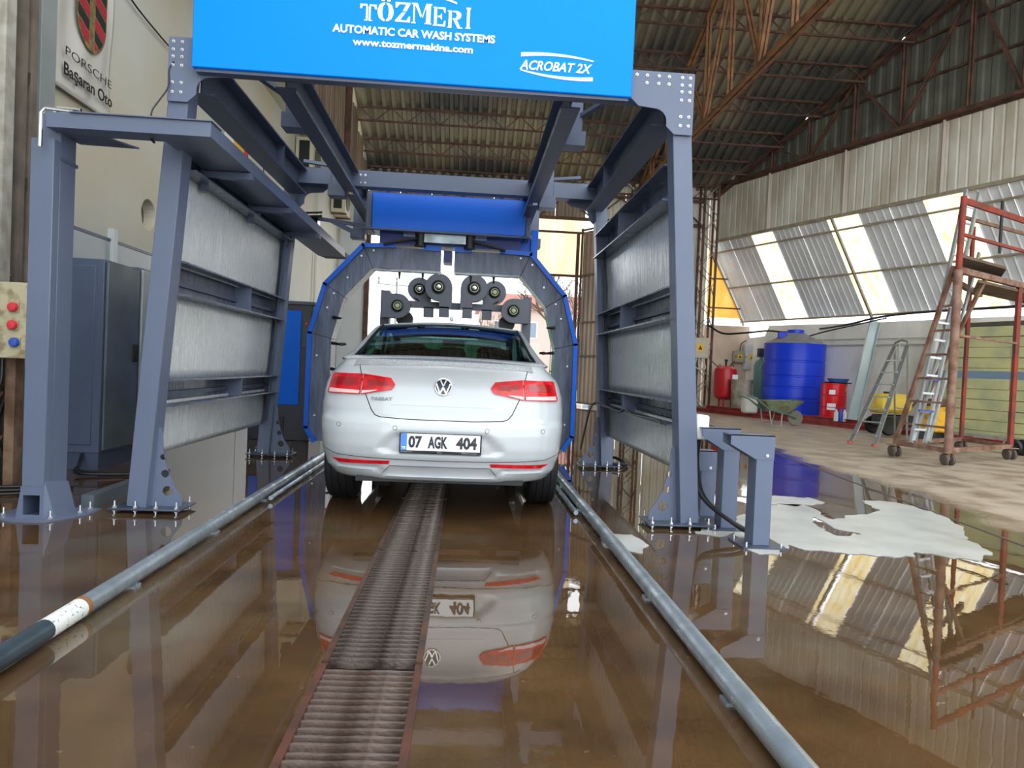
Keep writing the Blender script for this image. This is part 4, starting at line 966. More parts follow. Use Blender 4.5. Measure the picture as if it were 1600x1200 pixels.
# ================================================================== DRYER FRAME BEHIND THE CAR
YD = 13.0
dy = thing('dryer_frame', 'grey blower frame with six round fans standing beyond the car', 'dryer', (-.25, YD, 0))
GREY = mat('blower_grey', (92, 98, 112), .45, 0, .1, 2)
for x0, x1 in ((-1.60, -1.44), (.98, 1.14)): MB().box((x0, YD-.1, 0), (x1, YD+.2, 2.36)).build('column', GREY, dy, .005)
MB().box((-1.5, YD-.02, 2.08), (1.05, YD+.14, 2.2)).build('cross_bar', GREY, dy)
def blower(x, z, r, yy, out_, hub):
    a = []
    for i in range(29): q = 2*pi*i/28; a.append((r*cos(q), r*sin(q)))
    if out_ == 'd1': lp = [(r*cos(q), r*sin(q)) for q in [pi*i/16*1.5 for i in range(17)]]; lp = [(r*cos(q), r*sin(q)) for q in [i*pi*1.5/20 for i in range(21)]]+[(.02, -r), (.02, -r*1.55), (r, -r*1.55)]
    elif out_ == 'd0': lp = [(-r*cos(q), r*sin(q)) for q in [i*pi*1.5/20 for i in range(21)]]+[(-.02, -r), (-.02, -r*1.55), (-r, -r*1.55)]
    elif out_ == 'l': lp = [(r*sin(q), -r*cos(q)) for q in [i*pi*1.05/16 for i in range(17)]]+[(-r*.6, r*.98), (-r*1.3, r*1.25), (-r*1.3, -r)]
    else: lp = [(-r*sin(q), -r*cos(q)) for q in [i*pi*1.05/16 for i in range(17)]]+[(r*.6, r*.98), (r*1.3, r*1.1), (r*1.3, -r)]
    h = MB().plate([lp], (x, yy, z), (1, 0, 0), (0, 0, 1), -.22).build('fan_housing', GREY, dy, .006)
    MB().lathe([(r*.5, 0), (r*.5, .02), (r*.4, .03), (r*.36, .0), (.0, -.01)], (x, yy-.005, z), (0, -1, 0), 24).build('inlet_ring', BLACK, h)
    MB().tube([(x+r*.30*cos(k*pi/10), yy-.04, z+r*.30*sin(k*pi/10)) for k in range(21)], .009, 6).build('guard_ring', mat('pale_hub', (176, 186, 150), .4), h)
    MB().lathe([(.04, 0), (.04, .02), (.015, .03)], (x, yy-.03, z), (0, -1, 0), 14).build('hub', mat('pale_hub', (176, 186, 150)) if hub else BOLT, h)
blower(-.92, 2.42, .215, YD+.02, 'd1', 0); blower(-.56, 2.45, .245, YD-.24, 'd1', 0); blower(.08, 2.46, .245, YD-.24, 'd0', 0); blower(.46, 2.43, .215, YD+.02, 'd0', 1)
blower(-1.27, 2.07, .22, YD-.33, 'l', 1); blower(.80, 2.08, .22, YD-.33, 'r', 1)
for x, yy in ((-.74, YD-.02), (-.45, YD-.24), (-.03, YD-.24), (.33, YD-.02)): MB().box((x-.09, yy, 1.92), (x+.09, yy+.2, 2.1)).build('outlet', GREY, dy)
for sx in (-1, 1): MB().lathe([(.0, 0), (.15, .0), (.15, .2), (0, .2)], (-.23+sx*.93, YD-.1, 1.86), (0, 1, 0), 16).build('lower_fan', BLACK, dy)
# ================================================================== OUTSIDE, BEYOND THE BACK DOORWAY
gf = thing('mesh_fence', 'green mesh fence outside beyond the back doorway', 'fence', (0, 34, 0))
GFM = translucent('green_mesh', (60, 150, 110), (40, 120, 90), .4)
for i in range(6):
    x = -8.6+i*1.7
    MB().box((x, 34, -.05), (x+.06, 34.06, 2.3)).build('fence_post', mat('fence_green', (40, 110, 80)), gf)
    MB().box((x+.07, 34.02, .15), (x+1.69, 34.04, 2.1)).build('mesh_panel', GFM, gf)
bl_ = thing('house', 'pale pink two-storey house far outside the back doorway', 'house', (6, 62, 0))
MB().box((1, 62, -.05), (13, 70, 6.2)).build('walls', mat('pink_render', (180, 160, 152), .8), bl_)
MB().add([(.6, 61.6, 6.2), (13.4, 61.6, 6.2), (13.4, 70.4, 6.2), (.6, 70.4, 6.2), (3, 66, 8), (11, 66, 8)], [(0, 1, 5, 4), (2, 3, 4, 5), (1, 2, 5), (3, 0, 4), (0, 3, 2, 1)]).build('roof', mat('roof_tile', (140, 92, 80), .8), bl_)
for i in range(4):
    for z in (.9, 3.7):
        w_ = MB().box((2.2+i*2.7, 61.95, z), (3.4+i*2.7, 62.02, z+1.5)).build('window', mat('win_frame', (235, 235, 235)), bl_)
        MB().box((2.3+i*2.7, 61.92, z+.1), (3.3+i*2.7, 61.96, z+1.4)).build('pane', mat('pane', (120, 134, 148), .1), w_)
up = thing('utility_pole', 'slim grey utility pole with crossarm standing outside left of the blowers', 'utility pole', (-6.0, 60, 0))
p_ = AY(620, 445, 60)
MB().cyl((p_.x, 60, -.05), (p_.x, 60, p_.z+.3), .14, 8, .09).build('pole', mat('pole_grey', (120, 122, 126)), up)
MB().beam((p_.x-1.6, 59.9, p_.z), (p_.x+1.6, 59.9, p_.z-.1), .1, .1).build('crossarm', mat('pole_grey', (120, 122, 126)), up)
for dx in (-1.5, 0, 1.5): MB().lathe([(.05, 0), (.12, .1), (.05, .3), (.12, .45), (.02, .6)], (p_.x+dx, 59.9, p_.z+.05), (0, 0, 1), 8).build('insulator', mat('insul', (120, 110, 105)), up)
wx = MB().box((-16, 44, -.05), (4.5, 44.3, 2.7)).build('boundary_wall', mat('pale_wall', (176, 172, 166), .8))
tag(wx, 'long pale boundary wall outside behind the green mesh fence', 'wall')
BARK = mat('bare_bark', (104, 84, 72), .9)
def tree(x, y, h, label, seed):
    rnd = random.Random(seed); t = thing('bare_tree', label, 'tree', (x, y, 0), 'bare trees outside')
    MB().tube([(x, y, -.05), (x+.1, y, h*.3), (x, y, h*.42)], [.16, .12, .1], 8).build('trunk', BARK, t)
    br = MB()
    def rec_(p, d, L, r, dep):
        q = p+d*L; m_ = (p+q)/2+V((rnd.uniform(-1, 1), rnd.uniform(-1, 1), rnd.uniform(-.3, .6)))*L*.08
        br.tube([p, m_, q], [r, r*.8, r*.6], 4, False)
        if dep == 0: return
        for k in range(3 if dep > 1 else 4):
            nd = (d+V((rnd.uniform(-1, 1), rnd.uniform(-1, 1), rnd.uniform(-.25, .8)))*.75).normalized()
            rec_(q if k else m_, nd, L*rnd.uniform(.6, .8), r*.6, dep-1)
    for k in range(5):
        a = rnd.uniform(0, 2*pi); rec_(V((x, y, h*(.25+.04*k))), V((cos(a)*.6, sin(a)*.6, 1)).normalized(), h*.26, .085, 4)
    stuff(br.build('branches', BARK, t, fix=False))
tree(4.1, 30, 6.0, 'bare tree outside right of the blower frame', 1)
tree(6.2, 40, 6.5, 'bare tree outside in front of the pink house, beside the gate', 2)
tree(1.9, 48, 4.6, 'bare tree outside low between the two right fans', 3)
tree(5.6, 27, 4.2, 'small bare tree close behind the barred gate', 4)
# ================================================================== LEFT SIDE : PILLARS, BANNER, CABINETS
gpil = struct(MB().box((-3.95, 6.2, 0), (-3.66, 6.42, 6)).build('trim_1', mat('grey_pillar', (150, 158, 158), .6, 0, .15, 1.5), bevel=.004))
cpil = struct(MB().box((-4.0, 5.42, 1.45), (-3.45, 5.55, 5.2)).build('trim_2', CONC, bevel=.01))
for x in (-3.52, -3.34):
    MB().box((x-.035, 5.40, 0), (x+.035, 5.5, 1.46)).build('rusty_leg', mat('rust_patina', (128, 104, 84), .85, 0, 0, 6, .4, 30, rgb2=(88, 62, 46)), cpil)
for i in range(4): MB().beam((-3.58, 5.46, .15+i*.33), (-3.42, 5.46, .38+i*.33), .025, .02).build('lacing_bar', RUST, cpil)
a_ = AY(5, 440, 5.25); b_ = AY(46, 561, 5.25)
cb = thing('control_box', 'dirty beige switch box with two red sockets and a blue one at the left edge', 'control box', (a_.x, 5.25, b_.z))
MB().box((a_.x-.03, 5.25, b_.z), (b_.x, 5.42, a_.z)).build('casing', mat('dirty_beige', (186, 178, 148), .7, 0, 0, 9, .1, 20, rgb2=(140, 126, 96), thresh=(.35, .5)), cb, .006)
for (px, py), c, nm_ in (((23, 480), (214, 52, 66), 'red_socket'), ((22, 508), (214, 52, 66), 'red_socket'), ((25, 535), (50, 90, 180), 'blue_socket')):
    p = AY(px, py, 5.25)
    MB().box((p.x-.035, 5.238, p.z-.035), (p.x+.035, 5.25, p.z+.035)).build('socket_plate', mat('dirty_beige2', (170, 160, 130), .7), cb)
    MB().lathe([(.034, 0), (.034, .02), (.028, .03), (.0, .035)], (p.x, 5.238, p.z), (0, -1, 0), 16).build(nm_, mat(nm_, c, .4), cb)
for k in range(4):
    cable('wall_cable', [(-3.46+k*.03, 5.36, b_.z+.02), (-3.44+k*.02, 5.34, b_.z-.12-.03*k), (-3.5-k*.02, 5.4, b_.z-.18), (-3.54, 5.43, b_.z-.05-.04*k)], .011, mat('cable_grey', (190, 188, 176), .5) if k < 2 else BLACK, ['pale cable loop hanging lowest under the beige switch box' if k == 1 else 'pale cable loop hanging directly under the beige switch box', '', 'black cable loop under the beige switch box', 'lower black cable loop under the beige switch box'][k] or 'pale cable loop hanging lower under the beige switch box')
for k in range(3):
    cable('wall_cable', [(-3.60+k*.03, 5.9, 4.6), (-3.59+k*.03, 5.88, 3.6+.1*k), (-3.61+k*.04, 5.9, 2.7), (-3.57, 5.88, 1.9-.1*k), (-3.52, 5.6, 1.56)], .012, [mat('cable_blue', (50, 70, 160)), mat('cable_green', (170, 180, 90)), BLACK][k], ['blue', 'yellow-green', 'black'][k]+' cable running down inside the lattice column at the far left')
for k in range(3):
    cable('floor_cable', [(-3.75, 5.2+.05*k, .015+.02*k), (-3.4, 5.05+.05*k, .015+.02*k), (-3.05, 5.2+.04*k, .015+.015*k), (-2.9, 5.35+.05*k, .015)], .012, BLACK, ['front', 'middle', 'rear'][k]+' one of three black cables on the floor at the left edge')
# banner
bn = thing('wall_banner', 'white cloth banner with a crest hanging on the left wall', 'banner', (-3.87, 7.3, 3.4))
def bfn(u, v_):
    y = 6.74+1.02*u; z = 3.47+1.75*v_-.0*u; return V((-3.865+.018*sin(u*17+v_*3)*(.4+.6*v_)+.012*sin(u*7-v_*9), y, z))
o = MB().grid(bfn, 40, 40).build('cloth', mat('banner_cloth', (206, 204, 196), .8, 0, .06, 2), bn, ang=60); md = o.modifiers.new('s', 'SOLIDIFY'); md.thickness = .003
ay, az = (0, 1, 0), (0, 0, 1)
MB().beam((-3.85, 6.74, 3.465), (-3.85, 7.76, 3.465), .02, .02).build('hem_bar', mat('hem', (170, 168, 160)), bn)
text_mb('PORSCHE', (-3.825, 6.85, 3.775), ay, az, .84, .08, bold=-.012).build('lettering', mat('ink', (30, 30, 34), .6), bn, smooth=False)
text_mb('Başaran Oto', (-3.825, 6.83, 3.555), ay, az, .88, .15, bold=.015).build('lettering', mat('ink', (30, 30, 34)), bn, smooth=False)
def shield(cy, cz, w_, h):
    P = [(-.5, .5), (0, .54), (.5, .5)]
    for i in range(1, 12): q = i/12*pi; P.append((.5*cos(q)**1 if True else 0, -.05-.5*sin(q)**.8))
    return [(cy+x*w_, cz+z*h) for x, z in P]
sh_ = shield(7.29, 4.46, .56, .86)
MB().plate([sh_], (-3.83, 0, 0), (0, 1, 0), (0, 0, 1), .004).build('crest', mat('crest_gold', (150, 128, 84), .6, 0, 0, 14, rgb2=(104, 88, 60)), bn)
def clip_half(poly, n, d):
    out_ = []
    for i in range(len(poly)):
        a, b = poly[i], poly[(i+1) % len(poly)]; fa = a[0]*n[0]+a[1]*n[1]-d; fb = b[0]*n[0]+b[1]*n[1]-d
        if fa >= 0: out_.append(a)
        if fa*fb < 0: t = fa/(fa-fb); out_.append((a[0]+(b[0]-a[0])*t, a[1]+(b[1]-a[1])*t))
    return out_
inn = shield(7.29, 4.46, .52, .80)
for side_, (cA, cB) in ((-1, ('crest_red', 'crest_black')), (1, ('crest_red', 'crest_black'))):
    q = clip_half(inn, (side_, 0), side_*(7.29+side_*.055)); n_ = V((.45, 1)).normalized()
    for k in range(9):
        d0 = .45*7.29/hypot(.45, 1)+4.46/hypot(.45, 1)*1-.52+k*.115
        p2 = clip_half(clip_half(q, (n_.x, n_.y), d0), (-n_.x, -n_.y), -(d0+.095))
        if len(p2) > 2: MB().plate([p2], (-3.826, 0, 0), (0, 1, 0), (0, 0, 1), .003).build('crest_stripe', mat('crest_red', (176, 44, 62), .6) if k % 2 else mat('crest_black', (40, 42, 44), .6), bn)
cable('hanging_cord', [AX(200, -8, -3.85), AX(222, 22, -3.85), AX(262, 70, -3.85), AX(290, 100, -3.85)], .01, BLACK, 'dark cord slanting down the left wall beside the banner', 'cord')
cable('hanging_cord', [(-2.3, 4.86, 2.95), (-2.33, 4.86, 2.85), (-2.33, 4.86, 2.76), (-2.42, 4.8, 2.66), (-2.45, 4.75, 2.55)], .005, BLACK, 'thin dark cord drooping from the left front corner plate to the tray arm', 'cord') if False else None
cable('tray_cord', [AY(272, 96, 4.7), AY(264, 110, 4.7), AY(263, 135, 4.68), AY(250, 155, 4.65), AY(239, 170, 4.6), AY(236, 180, 4.56)], .005, BLACK, 'thin dark cord drooping from the left front corner plate to the tray arm', 'cord')
cable('tray_cord', [AY(232, 210, 4.5), AY(238, 217, 4.5), AY(242, 223, 4.5), AY(238, 221, 4.5), AY(230, 209, 4.5)], .004, BLACK, 'small loop of thin cord hanging below the tray arm', 'cord')
# control cabinets along the left wall
CABM = mat('cabinet_grey', (94, 106, 130), .35, .1, .15, 1.2)
CABL = mat('cabinet_pale', (186, 196, 196), .35, .1, .2, 1.5)
def cabinet(y0, y1, x0, zt, label, doorm):
    t = thing('control_cabinet', label, 'cabinet', ((x0-3.17)/2, y0, 0), 'control cabinets')
    MB().box((x0, y0, .15), (-3.17, y1, zt)).build('body', CABM, t, .004)
    MB().plate([[(x0+.03, 0), (-3.2, 0), (-3.2, .15), (x0+.03, .15)]], (0, y0+.01, 0), (1, 0, 0), (0, 0, 1), -.01).box((-3.19, y0+.01, 0), (-3.18, y1, .15)).box((x0+.03, y1-.012, 0), (-3.19, y1-.002, .15))
    pb = MB().box((x0+.02, y0+.01, 0), (-3.18, y1-.01, .149)).build('plinth', PAINTD, t)
    MB().box((x0+.05, y0-.008, .22), (-3.24, y0, zt-.06)).build('side_panel', CABM, t, .003)
    d = MB().box((-3.168, y0+.03, .17), (-3.145, y1-.012, zt-.02)).build('door', doorm, t, .004)
    MB().box((-3.145, y1-.12, .95), (-3.115, y1-.07, 1.12)).build('handle', BLACK, d, .005)
    return t
cabinet(6.35, 6.98, -3.86, 1.84, 'tall blue-grey control cabinet with a black handle behind the left box post', mat('door_smudged', (112, 124, 134), .3, .2, .35, 2.5))
cabinet(7.0, 7.75, -3.86, 1.86, 'second tall control cabinet with a pale door beside the left frame', CABL)
for k in range(3): cable('cabinet_cable', [(-3.3, 6.33, .10+.02*k), (-3.25, 6.2, .07), (-3.15, 6.0+.03*k, .03), (-2.75+.02*k, 6.1, .02)], .013, BLACK, ['upper', 'middle', 'lowest'][2-k]+' black cable coming out of the plinth of the first control cabinet')
bc = thing('blue_cabinet', 'black pump cabinet with a bright blue front panel behind the left frame', 'cabinet', (-2.3, 9.2, 0))
MB().box((-2.75, 9.15, 0), (-1.98, 9.9, 1.74)).build('casing', mat('cab_black', (34, 38, 50), .35), bc, .006)
MB().box((-2.72, 9.13, .46), (-2.12, 9.15, 1.66)).build('front_panel', BLUE3, bc, .004)
MB().box((-2.10, 9.13, 1.2), (-2.0, 9.15, 1.66)).build('switch_panel', BLACKG, bc)
MB().cyl((-2.05, 9.115, 1.5), (-2.05, 9.13, 1.5), .014, 10).build('red_lamp', mat('red_led', (255, 60, 60)), bc)
MB().box((-2.77, 9.12, 1.74), (-1.96, 9.92, 1.78)).build('lid', mat('lid_grey', (84, 90, 100)), bc)
MB().box((-2.6, 9.13, .12), (-2.3, 9.15, .3)).build('vent', BLACK, bc)
# air conditioners under the soffit
for (px, py), Yc, lb in (((478, 236), 15.6, 'beige air-conditioner unit high on the left wall, the nearer of two'), ((531, 305), 19.6, 'beige air-conditioner unit high on the left wall, the farther of two')):
    z0 = AX(px, py, -3.6).z; ac = thing('air_conditioner', lb, 'air conditioner', (-3.7, Yc, z0-.4), 'air conditioner units')
    MB().box((-3.88, Yc, z0-.4), (-3.5, Yc+.9, z0+.38)).build('casing', mat('ac_beige', (198, 192, 170), .5), ac, .01)
    MB().box((-3.8, Yc-.012, z0-.3), (-3.58, Yc, z0+.3)).build('side_grille', BLACK, ac)
    MB().lathe([(.28, 0), (.28, .02), (.24, .03), (0, .012)], (-3.5, Yc+.42, z0), (1, 0, 0), 20).build('fan_grille', mat('ac_dark', (90, 86, 74)), ac)
    for y in (Yc+.1, Yc+.75): MB().beam((-3.88, y, z0-.43), (-3.46, y, z0-.43), .04, .04).build('bracket', RUST, ac)
ps = thing('wall_poster', 'small white, red and yellow poster on the left wall above the frame', 'poster', (-3.87, 12.2, 4.6))
q0 = AX(362, 222, -3.87)
MB().box((-3.885, q0.y-.3, q0.z-.35), (-3.87, q0.y+.9, q0.z+.35)).build('sheet', WHITE, ps); MB().box((-3.87, q0.y+.1, q0.z-.3), (-3.865, q0.y+.6, q0.z+.1)).build('yellow_field', mat('poster_yellow', (240, 190, 40)), ps)
MB().box((-3.87, q0.y+.6, q0.z-.3), (-3.865, q0.y+.85, q0.z+.1)).build('red_field', mat('poster_red', (210, 50, 40)), ps)
MB().tube([(-3.84, 17.8, 0), (-3.84, 17.8, 5.6)], .03, 8).build('wall_pipe', mat('pipe_white', (205, 205, 198)), wall_l)
MB().tube([(-3.84, 13.2, 1.2), (-3.84, 13.2, 5.2)], .012, 6).build('wall_conduit', PAINTD, wall_l)
# ================================================================== FOAM ON THE FLOOR
FOAM = mat('soap_foam', (184, 187, 184), .3, 0, 0, 3, .2, 20, rgb2=(158, 160, 154), thresh=(.3, .6))
def foam(pxs, label, hole_=None):
    def ring(pp):
        q = [G(x, y) for x, y in pp]; r_ = []
        for i in range(len(q)):
            a, b, c, d = q[i-1], q[i], q[(i+1) % len(q)], q[(i+2) % len(q)]
            for k in range(6):
                t = k/6; p = .5*((2*b)+(c-a)*t+(2*a-5*b+4*c-d)*t*t+(3*b-a-3*c+d)*t**3)
                j = noise.noise(p*9)*.05; r_.append((p.x+j, p.y+noise.noise(p*9+V((7, 7, 7)))*.09))
        return r_
    L = [ring(pxs)]+([ring(hole_)[::-1]] if hole_ else [])
    tag(MB().plate(L, (0, 0, .0005), (1, 0, 0), (0, 1, 0), .004).build('foam_puddle', FOAM, smooth=False), label, 'foam', None, 'stuff')
foam([(1158, 850), (1146, 822), (1165, 800), (1200, 790), (1258, 790), (1300, 812), (1330, 806), (1372, 800), (1352, 784), (1400, 786), (1452, 800), (1500, 820), (1516, 845), (1546, 862), (1530, 872), (1490, 871), (1440, 864), (1400, 872), (1350, 866), (1270, 860), (1235, 856), (1215, 866), (1180, 864)],
     'wide white puddle of soap foam spreading right of the bracket stands', [(1268, 806), (1300, 824), (1340, 834), (1312, 838), (1278, 824)])
foam([(1180, 778), (1230, 776), (1272, 780), (1290, 787), (1240, 790), (1190, 786)], 'narrow strip of foam behind the main puddle')
foam([(1085, 832), (1110, 822), (1150, 826), (1140, 836), (1105, 838)], 'small foam patch at the feet of the short stand')
foam([(945, 838), (985, 836), (1010, 848), (1000, 860), (960, 858), (940, 848)], 'thin foam patch beside the right guide pipe')
kb = kerb.build('floor_joint', mat('joint_dark', (86, 76, 64), .8), floor)
# ================================================================== RIGHT SIDE OF THE HALL
def wallv(y, off=1.2): return gp(y, 0, off)
plh = MB().add([V((7.0, 21.3, 0)), gp(21.2, 0, 1.19), gp(12.5, 0, 1.19), V((10.3, 12.4, 0)), V((9.25, 15.0, 0))]+[V((7.0, 21.3, .14)), gp(21.2, .14, 1.19), gp(12.5, .14, 1.19), V((10.3, 12.4, .14)), V((9.25, 15.0, .14))],
               [(0, 1, 2, 3, 4), (9, 8, 7, 6, 5)]+[(i, (i+1) % 5, 5+(i+1) % 5, 5+i) for i in range(5)])
struct(plh.build('trim_3', CONC, smooth=False))
PLZ = .14
# big blue tank
c_ = AY(1239, 600, 18.4+.4); R_ = .79
tk = thing('water_tank', 'big bright blue plastic water tank by the stained right wall', 'water tank', (c_.x, c_.y, PLZ))
TB = mat('tank_blue', (14, 62, 226), .35, 0, .08, 1.5)
pr = [(R_*.98, 0)]
for z in (.42, .72, 1.02, 1.42): pr += [(R_, z-.03), (R_*.975, z-.015), (R_*.975, z+.015), (R_, z+.03)]
pr += [(R_, 1.86), (R_*1.01, 1.9)]
MB().lathe(pr, (c_.x, c_.y, PLZ), n=48).build('tank_body', TB, tk)
MB().lathe([(R_*1.01, 0), (R_*.95, .03), (R_*.3, .30), (R_*.26, .30)], (c_.x, c_.y, PLZ+1.9), n=48).build('dusty_top', mat('dusty_blue', (150, 146, 136), .7, 0, 0, 4, rgb2=(110, 114, 130)), tk)
MB().lathe([(R_*.28, 0), (R_*.28, .1), (R_*.22, .12), (0, .13)], (c_.x, c_.y, PLZ+2.19), n=24).build('cap', TB, tk)
MB().box((c_.x-.55, c_.y-.2, PLZ+2.05), (c_.x-.3, c_.y-.1, PLZ+2.2)).build('fitting', TB, tk)
# red expansion vessel
p = AY(1133, 600, 20.3); RV = mat('vessel_red', (196, 28, 44), .35, 0, .1, 3)
t = thing('pressure_vessel', 'red pressure vessel on legs beside the lattice column', 'pressure tank', (p.x, p.y, PLZ))
MB().lathe([(.0, 0), (.18, .02), (.30, .10), (.33, .2), (.33, .82), (.30, .93), (.18, 1.0), (0, 1.02)], (p.x, p.y, .38), n=28).build('vessel', RV, t)
for a in (0, 2.1, 4.2): MB().box((p.x+.2*cos(a)-.02, p.y+.2*sin(a)-.02, PLZ), (p.x+.2*cos(a)+.02, p.y+.2*sin(a)+.02, .5)).build('leg', RV, t)
MB().cyl((p.x, p.y, 1.38), (p.x, p.y, 1.56), .03, 10).lathe([(.05, 0), (.05, .06)], (p.x, p.y, 1.52), n=12).build('valve', BLACK, t)
MB().box((p.x+.08, p.y-.345, .98), (p.x+.24, p.y-.315, 1.14)).build('label_plate', WHITE, t)
for dx in (-.2, .2): MB().tube([(p.x+dx+.04*cos(k*pi/6), p.y, 1.37+.05*sin(k*pi/6)) for k in range(-1, 8)], .012, 6).build('lifting_eye', RUST, t)
# grey dirty bin
p = AY(1158, 616, 19.7)
t = thing('plastic_bin', 'dirty beige cylindrical plastic bin in front of the red vessel', 'bin', (p.x, p.y, PLZ))
BM = mat('bin_beige', (176, 168, 152), .7, 0, 0, 5, .1, 20, rgb2=(136, 126, 108))
MB().lathe([(.26, 0), (.27, .02), (.30, .86), (.29, .86), (.26, .05), (0, .05)], (p.x, p.y, PLZ), n=28).build('bin_body', BM, t)
MB().lathe([(.30, 0), (.325, .0), (.325, .04), (.30, .04)], (p.x, p.y, PLZ+.83), n=28).build('rim', BM, t)
# canister
p = AY(1172, 630, 18.1)
t = thing('canister', 'white plastic canister standing behind the wheelbarrow', 'canister', (p.x, p.y, PLZ))
MB().box((p.x-.2, p.y-.13, PLZ), (p.x+.17, p.y+.13, PLZ+.42)).build('canister_body', mat('canister_white', (206, 208, 202), .5, 0, .2, 4), t, .04)
MB().cyl((p.x+.06, p.y, PLZ+.42), (p.x+.06, p.y, PLZ+.48), .04, 12).build('cap', mat('cap_grey', (90, 110, 130)), t)
# tall green pressure cylinder
p = AY(1188, 590, 20.1)
t = thing('filter_cylinder', 'tall pale green filter cylinder squeezed between wall boxes and blue tank', 'filter', (p.x, p.y, PLZ))
MB().lathe([(.0, 0), (.17, .02), (.2, .1), (.2, 1.3), (.15, 1.43), (.05, 1.48), (.05, 1.55), (0, 1.55)], (p.x, p.y, PLZ), n=24).build('cylinder_body', mat('filter_green', (112, 160, 150), .4), t)
MB().box((p.x-.1, p.y-.08, PLZ+1.55), (p.x+.12, p.y+.08, PLZ+1.8)).build('control_head', mat('head_dark', (50, 60, 70)), t)
MB().tube([(p.x-.12, p.y-.18, PLZ+1.2), (p.x+.1, p.y-.2, PLZ+1.6), (p.x+.16, p.y-.1, PLZ+1.7)], .015, 6).build('hose', mat('hose_pale', (170, 200, 200)), t)
# switch boxes on wall and column
def ebox(px0, py0, px1, py1, y, rgb, label, dep=.15, tri=True):
    a = AY(px0, py0, y); b = AY(px1, py1, y)
    t = thing('switch_box', label, 'electrical box', (a.x, y, b.z), 'electrical boxes')
    MB().box((a.x, y, b.z), (b.x, y+dep, a.z)).build('box_body', mat('ebox%d' % rgb[0], rgb, .5, 0, .1, 3), t, .01)
    MB().box((a.x+.02, y-.012, b.z+.02), (b.x-.02, y, a.z-.02)).build('lid', mat('ebox%d' % rgb[0], rgb), t, .006)
    cx, cz = (a.x+b.x)/2, (a.z+b.z)/2; s_ = (b.x-a.x)*.2
    if tri:
        w_ = MB().box((cx-s_, y-.016, cz-s_), (cx+s_, y-.012, cz+s_*1.1)).build('warning_sticker', mat('sticker_yellow', (244, 186, 40), .5), t)
        MB().plate([[(cx-s_*.6, cz-s_*.5), (cx+s_*.6, cz-s_*.5), (cx, cz+s_*.7)]], (0, y-.0165, 0), (1, 0, 0), (0, 0, 1), .002).build('triangle', INK, w_)
    MB().box((a.x+.03, y-.02, cz-.03), (a.x+.05, y-.012, cz+.03)).build('lock', BLACK, t)
ebox(1081, 527, 1107, 560, 20.6, (196, 190, 170), 'beige switch box with a yellow warning sign on the rusty lattice column')
ebox(1148, 548, 1164, 567, 21.25, (160, 160, 134), 'small olive socket box on the wall left of the pale grey one')
ebox(1164, 538, 1186, 579, 21.25, (204, 208, 210), 'pale grey switch box on the wall beside the green cylinder')
for k, pts in enumerate(([AY(1108, 560, 20.9), AY(1120, 572, 20.9), AY(1124, 577, 20.6)], [AY(1156, 548, 21.2), AY(1158, 538, 21.3), AY(1166, 532, 21.3)], [AY(1148, 564, 21.1), AY(1142, 570, 20.9), AY(1138, 574, 20.6)])):
    cable('box_cable', pts, .015, BLACK, ['black cable from the beige switch box to the red vessel', 'black cable arching over the small olive box', 'short black cable from the olive box down to the red vessel'][k])
for k in range(2): cable('box_cable', [AY(1089+3*k, 559, 20.66), AY(1086+6*k, 572, 20.55), AY(1094+6*k, 577, 20.5), AY(1100+2*k, 572, 20.55), AY(1096, 559, 20.66)], .018, mat('cable_grey', (190, 188, 176)), ['left', 'right'][k]+' pale cable loop hanging under the beige switch box on the column')
# overhead cable sagging in front of the wall
cable('overhead_cable', [AY(1106, 508, 20.6), AY(1130, 521, 20.2), AY(1165, 520, 19.8), AY(1200, 517, 20.0), AY(1228, 519, 19.9), AY(1262, 516, 19.6), AY(1320, 508, 17.6), AY(1372, 496, 16.4), AY(1440, 488, 15.2), AY(1600, 478, 12.6)], .028, BLACK, 'thick black cable sagging across the top of the right low wall')
cable('overhead_cable', [AY(1258, 527, 18.7), AY(1290, 518, 18.1), AY(1335, 508, 17.4), AY(1385, 497, 16.3)], .018, BLACK, 'thinner black cable running beside the thick one above the blue tank')
# red drum
p = AY(1301, 640, 17.1); RD = mat('drum_red', (222, 18, 34), .3, 0, .06, 2)
t = thing('oil_drum', 'red steel oil drum standing right of the blue tank', 'drum', (p.x, p.y, PLZ))
MB().lathe([(.30, 0), (.31, .0), (.31, .02), (.3, .03), (.3, .27), (.312, .285), (.3, .30), (.3, .57), (.312, .585), (.3, .60), (.3, .85), (.31, .86), (.31, .88), (.3, .88), (.29, .865), (0, .865)], (p.x, p.y, PLZ), n=36).build('drum_body', RD, t)
for ang, z, w_, m in ((-.6, .66, .14, WHITE), (-.62, .3, .2, WHITE), (.75, .74, .12, mat('sticker_yellow', (244, 186, 40)))):
    lm = MB().grid(lambda u, v_: V((p.x+.304*sin(ang+(u-.5)*w_/.3), p.y-.304*cos(ang+(u-.5)*w_/.3), PLZ+z+(v_-.5)*w_*.8)), 5, 1); lm.build('drum_label', m, t)
tp = thing('blue_basin', 'blue plastic basin on a dark tray on top of the red drum', 'basin', (p.x+.08, p.y, PLZ+.88))
MB().lathe([(.0, 0), (.30, .0), (.33, .03), (.0, .03)], (p.x+.1, p.y, PLZ+.88), n=24).build('tray', BLACK, tp)
MB().lathe([(.0, .0), (.2, .0), (.26, .09), (.24, .09), (.18, .02), (0, .02)], (p.x+.1, p.y, PLZ+.91), n=24).build('bowl', mat('basin_blue', (60, 110, 190), .4), tp)
